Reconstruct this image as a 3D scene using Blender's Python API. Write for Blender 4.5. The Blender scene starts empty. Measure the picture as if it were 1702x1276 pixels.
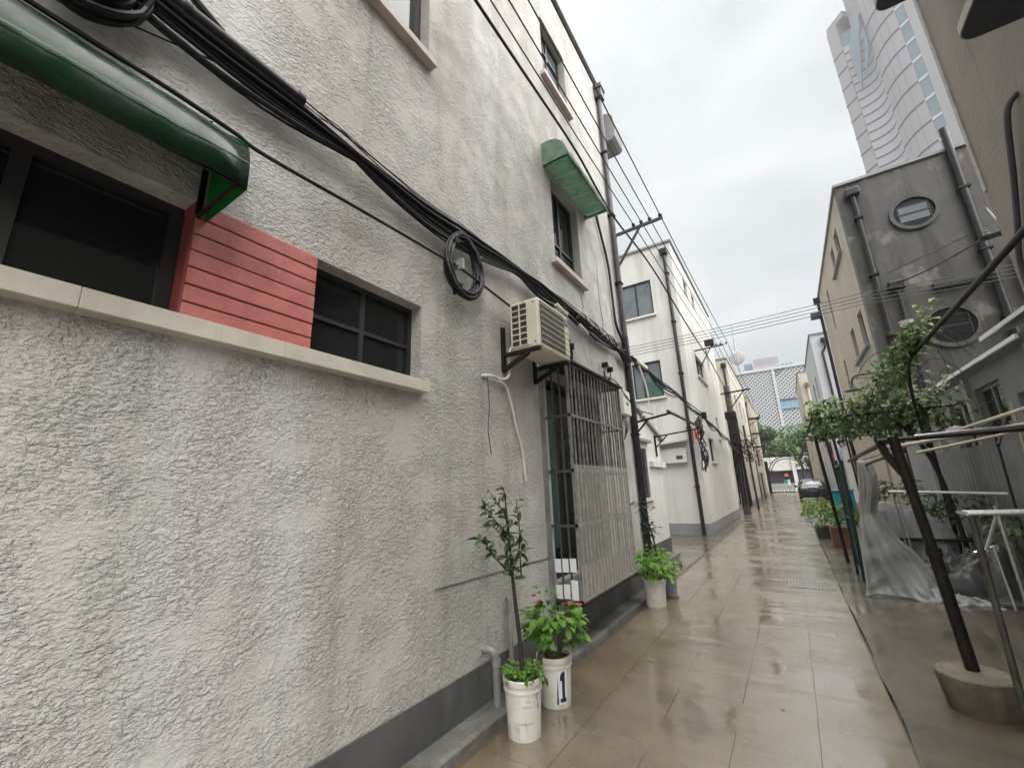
import bpy, bmesh, math, random
from mathutils import noise as mnoise
from mathutils import Vector, Matrix
random.seed(11)
R = math.radians
sc = bpy.context.scene
COL = sc.collection

# ---------------------------------------------------------------- camera
YAW, PITCH, ROLL, FPX = -0.567773, 0.249590, -0.038576, 696.8
fw = Vector((math.sin(YAW)*math.cos(PITCH), math.cos(YAW)*math.cos(PITCH), math.sin(PITCH)))
rt = fw.cross(Vector((0, 0, 1))).normalized()
up = rt.cross(fw)
r2 = math.cos(ROLL)*rt + math.sin(ROLL)*up
u2 = -math.sin(ROLL)*rt + math.cos(ROLL)*up
cd = bpy.data.cameras.new('camera')
cam = bpy.data.objects.new('camera', cd)
COL.objects.link(cam)
m = Matrix((r2, u2, -fw)).transposed().to_4x4()
m.translation = Vector((0, 0, 1.5))
cam.matrix_world = m
cd.sensor_fit = 'HORIZONTAL'
cd.sensor_width = 36.0
cd.lens = 36.0*FPX/1702.0
cd.clip_start = 0.05
cd.clip_end = 3000
sc.camera = cam

# ---------------------------------------------------------------- world, sun, exposure
SUN_EL, SUN_AZ = R(60), R(97)          # azimuth from +y towards +x
w = bpy.data.worlds.new('World')
sc.world = w
w.use_nodes = True
nt = w.node_tree
nt.nodes.clear()
def N(t, **kw):
    n = nt.nodes.new(t)
    for k, v in kw.items():
        setattr(n, k, v)
    return n
sky = N('ShaderNodeTexSky', sky_type='NISHITA')
sky.sun_disc = False
sky.sun_elevation = SUN_EL
sky.sun_rotation = SUN_AZ
sky.air_density = 1.0
sky.dust_density = 4.0
tc = N('ShaderNodeTexCoord')
mp = N('ShaderNodeMapping')
mp.inputs['Scale'].default_value = (1.0, 1.0, 2.2)
nz = N('ShaderNodeTexNoise')
nz.inputs['Scale'].default_value = 2.3
nz.inputs['Detail'].default_value = 5
nz.inputs['Roughness'].default_value = 0.5
nz.inputs['Distortion'].default_value = 0.3
rp = N('ShaderNodeValToRGB')
rp.color_ramp.elements[0].position = 0.32
rp.color_ramp.elements[1].position = 0.68
rp.color_ramp.elements[0].color = (1.18, 1.26, 1.31, 1)
rp.color_ramp.elements[1].color = (1.88, 1.95, 1.95, 1)
sp = N('ShaderNodeSeparateXYZ')
mr = N('ShaderNodeMapRange')            # overcast sky: brighter towards the zenith
mr.inputs['From Min'].default_value = 0.0
mr.inputs['From Max'].default_value = 1.0
mr.inputs['To Min'].default_value = 0.95
mr.inputs['To Max'].default_value = 1.5
mul = N('ShaderNodeVectorMath', operation='SCALE')
mix = N('ShaderNodeMixRGB')
mix.inputs['Fac'].default_value = 0.965
bg = N('ShaderNodeBackground')
bg.inputs['Strength'].default_value = 0.052
out = N('ShaderNodeOutputWorld')
L = nt.links.new
L(tc.outputs['Generated'], mp.inputs['Vector'])
L(mp.outputs[0], nz.inputs['Vector'])
L(nz.outputs[0], rp.inputs[0])
L(tc.outputs['Generated'], sp.inputs[0])
L(sp.outputs['Z'], mr.inputs['Value'])
L(rp.outputs[0], mul.inputs[0])
L(mr.outputs[0], mul.inputs['Scale'])
L(sky.outputs[0], mix.inputs[1])
L(mul.outputs[0], mix.inputs[2])
L(mix.outputs[0], bg.inputs['Color'])
L(bg.outputs[0], out.inputs[0])

sd = bpy.data.lights.new('sun', 'SUN')
sd.energy = 1.5
sd.angle = R(100)
sd.color = (1.0, 0.97, 0.93)
sun = bpy.data.objects.new('sun', sd)
COL.objects.link(sun)
sdir = Vector((math.sin(SUN_AZ)*math.cos(SUN_EL), math.cos(SUN_AZ)*math.cos(SUN_EL), math.sin(SUN_EL)))
sun.rotation_euler = sdir.to_track_quat('Z', 'Y').to_euler()
sun.location = (0, 0, 60)

vs = sc.view_settings
vs.view_transform = 'Standard'
vs.look = 'None'
vs.exposure = 2.85
vs.gamma = 1.0
vs.use_curve_mapping = False

# ---------------------------------------------------------------- materials
def mat(name, col, rough=0.8, col2=None, ns=2.5, lohi=(0.35, 0.65), bump=None, streak=None, metal=0.0,
        coat=0.0, spec=0.5, rough2=None, rs=1.3, trans=0.0, alpha=1.0, objrand=0.0, relief=None, emit=None, coat_ior=1.5, film=None, ripple=0.0):
    M = bpy.data.materials.new(name)
    M.use_nodes = True
    t = M.node_tree
    b = t.nodes['Principled BSDF']
    outn = t.nodes['Material Output']
    def nn(ty, **kw):
        n = t.nodes.new(ty)
        for k, v in kw.items():
            setattr(n, k, v)
        return n
    def noise(scale, detail=6, rough_=0.55, dist=0.0, vec=None):
        n = nn('ShaderNodeTexNoise')
        n.inputs['Scale'].default_value = scale
        n.inputs['Detail'].default_value = detail
        n.inputs['Roughness'].default_value = rough_
        n.inputs['Distortion'].default_value = dist
        t.links.new(vec or geo.outputs['Position'], n.inputs['Vector'])
        return n
    def rng(src, a, b_, c=0.0, d=1.0):
        n = nn('ShaderNodeMapRange')
        n.inputs['From Min'].default_value = a
        n.inputs['From Max'].default_value = b_
        n.inputs['To Min'].default_value = c
        n.inputs['To Max'].default_value = d
        t.links.new(src, n.inputs['Value'])
        return n
    geo = nn('ShaderNodeNewGeometry')
    b.inputs['Base Color'].default_value = (*col, 1)
    b.inputs['Roughness'].default_value = rough
    b.inputs['Metallic'].default_value = metal
    b.inputs['Specular IOR Level'].default_value = spec
    if coat:
        b.inputs['Coat Weight'].default_value = coat
        b.inputs['Coat Roughness'].default_value = 0.06
        b.inputs['Coat IOR'].default_value = coat_ior
    if alpha < 1:
        b.inputs['Alpha'].default_value = alpha
    last = None
    if col2:
        n = noise(ns, 7, 0.6)
        r_ = rng(n.outputs[0], *lohi)
        mx = nn('ShaderNodeMixRGB')
        mx.inputs[1].default_value = (*col, 1)
        mx.inputs[2].default_value = (*col2, 1)
        t.links.new(r_.outputs[0], mx.inputs[0])
        last = mx.outputs[0]
    if streak:
        for (scol, sx, sz, lo, hi, amt) in streak:
            mp_ = nn('ShaderNodeMapping')
            mp_.inputs['Scale'].default_value = (sx, sx, sz)
            t.links.new(geo.outputs['Position'], mp_.inputs['Vector'])
            n = noise(1.0, 5, 0.6, 0.4, mp_.outputs[0])
            r_ = rng(n.outputs[0], lo, hi, 0, amt)
            mx = nn('ShaderNodeMixRGB')
            if last is None:
                mx.inputs[1].default_value = (*col, 1)
            else:
                t.links.new(last, mx.inputs[1])
            mx.inputs[2].default_value = (*scol, 1)
            t.links.new(r_.outputs[0], mx.inputs[0])
            last = mx.outputs[0]
    if objrand:
        oi = nn('ShaderNodeObjectInfo')
        n = noise(30, 2)
        ad = nn('ShaderNodeMath', operation='ADD')
        t.links.new(oi.outputs['Random'], ad.inputs[0])
        t.links.new(n.outputs[0], ad.inputs[1])
        r_ = rng(ad.outputs[0], 0.2, 1.3, 1-objrand, 1+objrand)
        hs = nn('ShaderNodeHueSaturation')
        t.links.new(r_.outputs[0], hs.inputs['Value'])
        if last is None:
            hs.inputs['Color'].default_value = (*col, 1)
        else:
            t.links.new(last, hs.inputs['Color'])
        last = hs.outputs[0]
    if last is not None:
        t.links.new(last, b.inputs['Base Color'])
    if rough2 is not None:
        n = noise(rs, 5, 0.6)
        r_ = rng(n.outputs[0], 0.35, 0.65, rough, rough2)
        t.links.new(r_.outputs[0], b.inputs['Roughness'])
    if film:                               # uneven water film: smooth puddles between damp, duller patches
        n = noise(film[0], 5, 0.6)
        r_ = rng(n.outputs[0], 0.38, 0.62, film[1], film[2])
        t.links.new(r_.outputs[0], b.inputs['Coat Roughness'])
        r_ = rng(n.outputs[0], 0.36, 0.66, 1.0, film[3])
        t.links.new(r_.outputs[0], b.inputs['Coat Weight'])
    h = None
    if bump:
        for (bs, bd, bst) in (bump if isinstance(bump, list) else [bump]):
            n = noise(bs, 5, 0.6)
            bn = nn('ShaderNodeBump')
            bn.inputs['Strength'].default_value = bst
            bn.inputs['Distance'].default_value = bd
            t.links.new(n.outputs[0], bn.inputs['Height'])
            if h is not None:
                t.links.new(h, bn.inputs['Normal'])
            h = bn.outputs[0]
    if ripple:                             # shallow ridges left across the path by the screed, with standing water
        mp_ = nn('ShaderNodeMapping')
        mp_.inputs['Scale'].default_value = (0.7, 2.4, 1)
        t.links.new(geo.outputs['Position'], mp_.inputs['Vector'])
        n = noise(1.0, 2, 0.5, 0.6, mp_.outputs[0])
        bn = nn('ShaderNodeBump')
        bn.inputs['Strength'].default_value = 1.0
        bn.inputs['Distance'].default_value = ripple
        t.links.new(n.outputs[0], bn.inputs['Height'])
        if h is not None:
            t.links.new(h, bn.inputs['Normal'])
        h = bn.outputs[0]
        cb_ = nn('ShaderNodeBump')         # the water film itself is smooth apart from these ridges
        cb_.inputs['Strength'].default_value = 1.0
        cb_.inputs['Distance'].default_value = ripple*0.8
        t.links.new(n.outputs[0], cb_.inputs['Height'])
        t.links.new(cb_.outputs[0], b.inputs['Coat Normal'])
    if relief:                             # trowelled spatter-dash render: short crusty ridges
        (sc_, dist_, stren) = relief
        mp_ = nn('ShaderNodeMapping')
        mp_.inputs['Scale'].default_value = (1, 0.75, 1.25)
        mp_.inputs['Rotation'].default_value = (R(22), 0, 0)
        t.links.new(geo.outputs['Position'], mp_.inputs['Vector'])
        def dabs(k, lo, hi, det):
            n_ = noise(sc_*k, det, 0.55, 0.35, mp_.outputs[0])
            q_ = rng(n_.outputs[0], lo, hi, 0, 1)
            q_.interpolation_type = 'SMOOTHSTEP'
            return q_
        d1 = dabs(0.75, 0.43, 0.62, 4)
        d2 = dabs(1.7, 0.46, 0.66, 3)
        msk = noise(sc_*0.09, 4, 0.6)
        mk_ = rng(msk.outputs[0], 0.36, 0.60, 0.12, 1.1)
        sm_ = nn('ShaderNodeMath', operation='ADD')
        t.links.new(d1.outputs[0], sm_.inputs[0])
        t.links.new(d2.outputs[0], sm_.inputs[1])
        pr = nn('ShaderNodeMath', operation='MULTIPLY')
        t.links.new(sm_.outputs[0], pr.inputs[0])
        t.links.new(mk_.outputs[0], pr.inputs[1])
        f2 = noise(sc_*3.5, 4, 0.6)
        m2 = nn('ShaderNodeMath', operation='MULTIPLY_ADD')
        m2.inputs[1].default_value = 0.55
        t.links.new(f2.outputs[0], m2.inputs[0])
        t.links.new(pr.outputs[0], m2.inputs[2])
        f3 = noise(1.6, 4, 0.5)
        m3 = nn('ShaderNodeMath', operation='MULTIPLY_ADD')
        m3.inputs[1].default_value = 3.0
        t.links.new(f3.outputs[0], m3.inputs[0])
        t.links.new(m2.outputs[0], m3.inputs[2])
        bn = nn('ShaderNodeBump')
        bn.inputs['Strength'].default_value = stren
        bn.inputs['Distance'].default_value = dist_
        t.links.new(m3.outputs[0], bn.inputs['Height'])
        h = bn.outputs[0]
    if h is not None:
        t.links.new(h, b.inputs['Normal'])
        if coat and not ripple:
            t.links.new(h, b.inputs['Coat Normal'])
    if emit:
        b.inputs['Emission Color'].default_value = (*emit[0], 1)
        b.inputs['Emission Strength'].default_value = emit[1]
    if trans:
        tr = nn('ShaderNodeBsdfTranslucent')
        if last is not None:
            t.links.new(last, tr.inputs['Color'])
        else:
            tr.inputs['Color'].default_value = (*col, 1)
        ms = nn('ShaderNodeMixShader')
        ms.inputs[0].default_value = trans
        t.links.new(b.outputs[0], ms.inputs[1])
        t.links.new(tr.outputs[0], ms.inputs[2])
        t.links.new(ms.outputs[0], outn.inputs['Surface'])
    return M

STUCCO = mat('beige_spatter_render', (0.51, 0.495, 0.465), 0.5, (0.435, 0.42, 0.39), 1.1, (0.38, 0.62), relief=(44, 0.0068, 1.0), rough2=0.7, rs=0.8,
             streak=[((0.58, 0.58, 0.57), 0.9, 0.14, 0.50, 0.64, 0.8), ((0.42, 0.395, 0.33), 1.2, 0.18, 0.53, 0.68, 0.5), ((0.48, 0.415, 0.395), 1.4, 0.35, 0.54, 0.67, 0.5),
                     ((0.31, 0.305, 0.265), 3.0, 0.11, 0.56, 0.70, 0.45), ((0.25, 0.245, 0.23), 7.0, 0.10, 0.60, 0.75, 0.4)])
PLAINR = mat('smooth_render', (0.40, 0.375, 0.33), 0.75, (0.33, 0.31, 0.27), 2.0, bump=(40, 0.003, 0.5))
SILLC = mat('cream_concrete_sill', (0.55, 0.52, 0.45), 0.6, (0.42, 0.39, 0.33), 3.5, bump=(60, 0.002, 0.6),
            streak=[((0.25, 0.23, 0.2), 9, 1.2, 0.6, 0.75, 0.5)])
SILLP = mat('pinkish_stone_sill', (0.56, 0.48, 0.45), 0.6, (0.44, 0.38, 0.35), 5, bump=(60, 0.002, 0.6))
PLINTH = mat('wet_dark_cement', (0.060, 0.061, 0.062), 0.38, (0.095, 0.096, 0.096), 1.8, bump=(25, 0.004, 0.6), rough2=0.6,
             streak=[((0.13, 0.13, 0.125), 3, 0.6, 0.58, 0.72, 0.6)])
KERBM = mat('worn_kerb_cement', (0.17, 0.165, 0.15), 0.3, (0.08, 0.08, 0.07), 4, bump=(18, 0.012, 0.9), rough2=0.7)
REDP = mat('red_painted_boards', (0.47, 0.155, 0.135), 0.55, (0.36, 0.11, 0.095), 7, objrand=0.10, bump=[(30, 0.004, 0.7), (6, 0.006, 0.5)],
           streak=[((0.35, 0.10, 0.08), 7, 1.5, 0.6, 0.75, 0.6)])
REDD = mat('dark_red_reveal', (0.28, 0.06, 0.05), 0.6, (0.2, 0.05, 0.045), 6, bump=(30, 0.003, 0.5))
FRAMED = mat('dark_window_frame', (0.013, 0.0135, 0.014), 0.45, (0.022, 0.022, 0.022), 9)
GLASSD = mat('dark_window_glass', (0.012, 0.014, 0.015), 0.07, spec=0.5, bump=(3, 0.002, 0.15))
GLASSB = mat('painted_sky_glass', (0.10, 0.125, 0.14), 0.06, (0.16, 0.18, 0.19), 1.5, spec=0.9, bump=(2, 0.003, 0.2))  # the sky's reflection is put into this paler base colour
CURT = mat('green_window_curtain', (0.05, 0.12, 0.09), 0.5, (0.03, 0.07, 0.06), 6)
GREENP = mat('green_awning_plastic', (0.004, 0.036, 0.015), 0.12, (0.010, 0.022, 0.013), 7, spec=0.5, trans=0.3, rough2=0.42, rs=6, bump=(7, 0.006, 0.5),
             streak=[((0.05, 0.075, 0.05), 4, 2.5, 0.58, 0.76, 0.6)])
GREENE = mat('lit_green_end_sheet', (0.04, 0.28, 0.09), 0.2, (0.03, 0.19, 0.065), 7, trans=0.85)  # brighter copy of the awning green, transmitted light put into its colour
GREENF = mat('lightened_green_awning_plastic', (0.34, 0.50, 0.40), 0.3, (0.52, 0.62, 0.55), 9, spec=0.5, trans=0.66, bump=(14, 0.012, 0.7),  # colour lightened to stand for sky light passing through the layers
             streak=[((0.26, 0.31, 0.27), 6, 4, 0.56, 0.72, 0.6)])
BLACKC = mat('black_cable_rubber', (0.004, 0.004, 0.0055), 0.45, (0.010, 0.010, 0.012), 15, spec=0.35, bump=(40, 0.003, 0.5))
WIREM = mat('grey_wire', (0.05, 0.05, 0.055), 0.5)
WHITEP = mat('white_pvc', (0.72, 0.71, 0.68), 0.35, (0.58, 0.56, 0.5), 8)
GREYP = mat('grey_pvc', (0.28, 0.28, 0.27), 0.4, (0.18, 0.18, 0.17), 8)
IRON = mat('rusty_black_iron', (0.006, 0.0056, 0.0056), 0.5, (0.017, 0.013, 0.010), 12, spec=0.3, bump=(60, 0.002, 0.6))
CAGEM = mat('dull_steel_bars', (0.34, 0.335, 0.32), 0.35, (0.12, 0.115, 0.11), 12, metal=0.4)
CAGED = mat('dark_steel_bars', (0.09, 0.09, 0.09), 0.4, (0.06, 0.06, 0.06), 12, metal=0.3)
PIPED = mat('black_drainpipe_paint', (0.009, 0.009, 0.010), 0.35, (0.024, 0.022, 0.022), 6, spec=0.4)
PIPEG = mat('grey_purple_pipe_paint', (0.07, 0.066, 0.075), 0.45, (0.04, 0.038, 0.042), 5)
ACW = mat('aged_ivory_ac_casing', (0.66, 0.63, 0.53), 0.4, (0.55, 0.52, 0.43), 6, bump=(50, 0.001, 0.4))
ACD = mat('ac_grille_dark', (0.035, 0.033, 0.03), 0.5)
ACG = mat('ac_grille_slats', (0.085, 0.078, 0.062), 0.5, (0.06, 0.055, 0.045), 30)
BUCK = mat('white_bucket_plastic', (0.70, 0.68, 0.62), 0.32, (0.60, 0.57, 0.49), 9, lohi=(0.45, 0.75),
           streak=[((0.34, 0.30, 0.24), 18, 7, 0.57, 0.75, 0.8), ((0.45, 0.40, 0.32), 6, 3, 0.52, 0.68, 0.6)])
BUCKG = mat('grey_blue_pot_plastic', (0.24, 0.29, 0.31), 0.4, (0.18, 0.22, 0.24), 9)
NAVY = mat('navy_label_print', (0.015, 0.02, 0.09), 0.4)
SOIL = mat('wet_soil', (0.03, 0.02, 0.013), 0.6, bump=(60, 0.02, 1))
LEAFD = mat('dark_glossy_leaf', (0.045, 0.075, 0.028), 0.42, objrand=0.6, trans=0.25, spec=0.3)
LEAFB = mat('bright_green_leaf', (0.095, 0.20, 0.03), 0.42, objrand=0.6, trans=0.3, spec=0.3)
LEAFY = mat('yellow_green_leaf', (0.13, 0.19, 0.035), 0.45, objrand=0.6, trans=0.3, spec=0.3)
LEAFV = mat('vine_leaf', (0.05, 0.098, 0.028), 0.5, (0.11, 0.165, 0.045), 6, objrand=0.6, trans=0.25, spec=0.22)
LEAFT = mat('street_tree_leaf', (0.055, 0.11, 0.03), 0.5, (0.09, 0.145, 0.042), 1.2, objrand=0.5, trans=0.2)
PINK = mat('magenta_petals', (0.55, 0.02, 0.22), 0.4)
BARK = mat('dark_bark', (0.022, 0.018, 0.015), 0.7, bump=(60, 0.004, 0.8))
STEM = mat('green_stem', (0.06, 0.08, 0.03), 0.6)
WHITEW = mat('white_washed_render', (0.64, 0.635, 0.61), 0.7, (0.55, 0.545, 0.52), 0.9, (0.35, 0.65), bump=[(30, 0.004, 0.5), (4, 0.01, 0.4)],
             streak=[((0.36, 0.36, 0.34), 2.0, 0.13, 0.54, 0.72, 0.7), ((0.56, 0.45, 0.39), 0.9, 0.3, 0.58, 0.7, 0.4), ((0.25, 0.25, 0.235), 9, 0.25, 0.62, 0.75, 0.6)])
CREAMW = mat('cream_washed_render', (0.54, 0.51, 0.435), 0.75, (0.46, 0.43, 0.36), 0.8, (0.35, 0.65), bump=[(30, 0.004, 0.5), (4, 0.01, 0.4)],
             streak=[((0.30, 0.28, 0.24), 1.8, 0.12, 0.57, 0.72, 0.6)])
TANW = mat('tan_render', (0.44, 0.385, 0.315), 0.75, (0.37, 0.32, 0.26), 0.9, (0.35, 0.65), bump=[(30, 0.005, 0.6), (5, 0.012, 0.5)],
           streak=[((0.24, 0.22, 0.19), 1.8, 0.12, 0.55, 0.72, 0.6)])
BROWNW = mat('brown_rough_render', (0.25, 0.215, 0.18), 0.7, (0.20, 0.175, 0.145), 1.2, (0.35, 0.65), bump=[(22, 0.014, 0.9), (5, 0.02, 0.6)],
             streak=[((0.10, 0.09, 0.08), 2.2, 0.3, 0.6, 0.75, 0.6)])
DARKW = mat('soot_dark_render', (0.046, 0.044, 0.040), 0.5, (0.068, 0.064, 0.057), 1.0, (0.35, 0.7), bump=[(25, 0.006, 0.6), (4, 0.012, 0.5)],
            streak=[((0.019, 0.0185, 0.018), 2.2, 0.28, 0.47, 0.62, 0.9), ((0.12, 0.098, 0.082), 1.3, 1.0, 0.57, 0.72, 0.55), ((0.19, 0.18, 0.155), 1.0, 0.75, 0.585, 0.66, 0.7), ((0.016, 0.016, 0.015), 7, 0.25, 0.56, 0.70, 0.7)])
BLUEW = mat('pale_blue_grey_render', (0.50, 0.515, 0.55), 0.75, (0.43, 0.44, 0.47), 0.7, (0.35, 0.65), bump=(30, 0.004, 0.5),
            streak=[((0.36, 0.36, 0.37), 1.5, 0.12, 0.58, 0.72, 0.6)])
GREYB = mat('grey_band_render', (0.26, 0.265, 0.27), 0.6, (0.20, 0.20, 0.205), 1.4, bump=(30, 0.004, 0.5))
PATCH = mat('pale_paint_patch', (0.25, 0.24, 0.21), 0.7, (0.30, 0.28, 0.25), 4)
STAIND = mat('black_damp_stain', (0.03, 0.029, 0.027), 0.6)
HOODM = mat('dark_concrete_hood', (0.03, 0.033, 0.042), 0.7, (0.045, 0.048, 0.058), 3)
HOODE = mat('pale_hood_edge', (0.45, 0.43, 0.39), 0.7, (0.3, 0.29, 0.27), 6)
TARP = mat('grey_plastic_tarpaulin', (0.33, 0.335, 0.325), 0.36, (0.25, 0.255, 0.25), 3, bump=[(14, 0.012, 0.6), (40, 0.004, 0.6)], spec=0.4, rough2=0.6, rs=5)
DARKT = mat('dark_plastic_sheet', (0.05, 0.05, 0.05), 0.35, (0.09, 0.09, 0.088), 4, bump=(14, 0.01, 0.5))
SILVER = mat('stainless_tube', (0.55, 0.56, 0.56), 0.22, metal=0.9)
WBAR = mat('white_coated_bar', (0.82, 0.83, 0.82), 0.3)
TEAL = mat('teal_green_paint', (0.008, 0.04, 0.036), 0.4, (0.006, 0.02, 0.018), 8)
BLUEBIN = mat('turquoise_bin_plastic', (0.02, 0.26, 0.30), 0.4)
CONC = mat('rough_concrete_block', (0.16, 0.135, 0.10), 0.55, (0.095, 0.078, 0.058), 7, bump=(35, 0.008, 0.9), rough2=0.8)
BAMBOO = mat('weathered_bamboo', (0.48, 0.42, 0.33), 0.45, (0.33, 0.28, 0.21), 10)
SHEETC = mat('grey_fibreglass_sheet', (0.25, 0.265, 0.265), 0.35, (0.20, 0.21, 0.21), 3, spec=0.5, trans=0.2, bump=(8, 0.01, 0.5))
TERRA = mat('terracotta', (0.28, 0.10, 0.06), 0.6, (0.2, 0.075, 0.05), 10)
CARB = mat('black_car_paint', (0.006, 0.006, 0.007), 0.12, coat=1.0)
CARW = mat('white_car_paint', (0.7, 0.7, 0.7), 0.2, coat=1.0)
TYRE = mat('tyre_rubber', (0.015, 0.015, 0.015), 0.8)
PLATEB = mat('blue_number_plate', (0.10, 0.15, 0.36), 0.4)
REDL = mat('red_lens', (0.35, 0.01, 0.01), 0.15)
TOWERP = mat('pinkish_stone_cladding', (0.34, 0.32, 0.335), 0.45, (0.30, 0.285, 0.295), 0.05, bump=None)
TOWERG = mat('tower_blue_glass', (0.10, 0.17, 0.22), 0.1, (0.16, 0.24, 0.28), 0.08, spec=0.9)
JOINT = mat('dark_cladding_joint', (0.05, 0.05, 0.055), 0.6)
FARP = mat('far_pinkish_block', (0.46, 0.43, 0.45), 0.7, (0.42, 0.40, 0.42), 0.1)
FARW = mat('far_pale_block', (0.52, 0.56, 0.58), 0.7)
FARG = mat('far_blue_glass', (0.15, 0.24, 0.31), 0.2)
LATW = mat('white_lattice_metal', (0.52, 0.535, 0.55), 0.45)
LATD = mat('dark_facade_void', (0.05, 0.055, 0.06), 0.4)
LATV = mat('hazed_facade_void', (0.11, 0.115, 0.12), 0.4)  # lighter copy of the dark void, distance haze put into its colour
FACB = mat('blue_window_band', (0.22, 0.36, 0.50), 0.15)
REDCL = mat('red_fabric', (0.45, 0.03, 0.04), 0.7)
SIGNO = mat('orange_sign_panel', (0.75, 0.22, 0.10), 0.5)
SIGNG = mat('green_shop_panel', (0.03, 0.30, 0.20), 0.5)
GROUND = mat('wet_concrete_ground', (0.092, 0.072, 0.046), 0.45, (0.056, 0.045, 0.030), 1.5, bump=[(7, 0.007, 0.4), (70, 0.002, 0.5)], coat=1.0, coat_ior=1.9, film=(1.3, 0.02, 0.26, 0.5), ripple=0.008,
             streak=[((0.14, 0.12, 0.09), 1.2, 1.2, 0.56, 0.72, 0.5), ((0.16, 0.14, 0.11), 40, 40, 0.60, 0.70, 0.5), ((0.03, 0.026, 0.02), 3, 3, 0.56, 0.68, 0.6)])
SLAB = mat('wet_tan_paving', (0.172, 0.132, 0.080), 0.5, (0.115, 0.088, 0.053), 0.8, bump=[(11, 0.004, 0.4), (55, 0.0035, 0.6)], coat=1.0, coat_ior=2.55, film=(1.3, 0.07, 0.30, 0.8), objrand=0.05, ripple=0.019,
           streak=[((0.30, 0.25, 0.18), 60, 60, 0.60, 0.70, 0.5), ((0.05, 0.04, 0.028), 35, 35, 0.58, 0.72, 0.5), ((0.07, 0.056, 0.038), 2.5, 2.5, 0.54, 0.70, 0.6), ((0.22, 0.165, 0.105), 1.0, 1.0, 0.55, 0.72, 0.6), ((0.055, 0.045, 0.03), 0.9, 0.9, 0.58, 0.70, 0.5)])
JOINTG = mat('wet_joint_dirt', (0.09, 0.072, 0.048), 0.4)
LITTLEB = mat('faint_blue_print', (0.30, 0.38, 0.50), 0.4)
WHITEL = mat('white_sticker_tile', (0.74, 0.75, 0.78), 0.35)
POLY = bpy.data.materials.new('clear_ribbed_sheet')
POLY.use_nodes = True
_t = POLY.node_tree
_b = _t.nodes['Principled BSDF']
_b.inputs['Base Color'].default_value = (0.62, 0.60, 0.54, 1)
_b.inputs['Roughness'].default_value = 0.3
_b.inputs['Alpha'].default_value = 0.32

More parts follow.
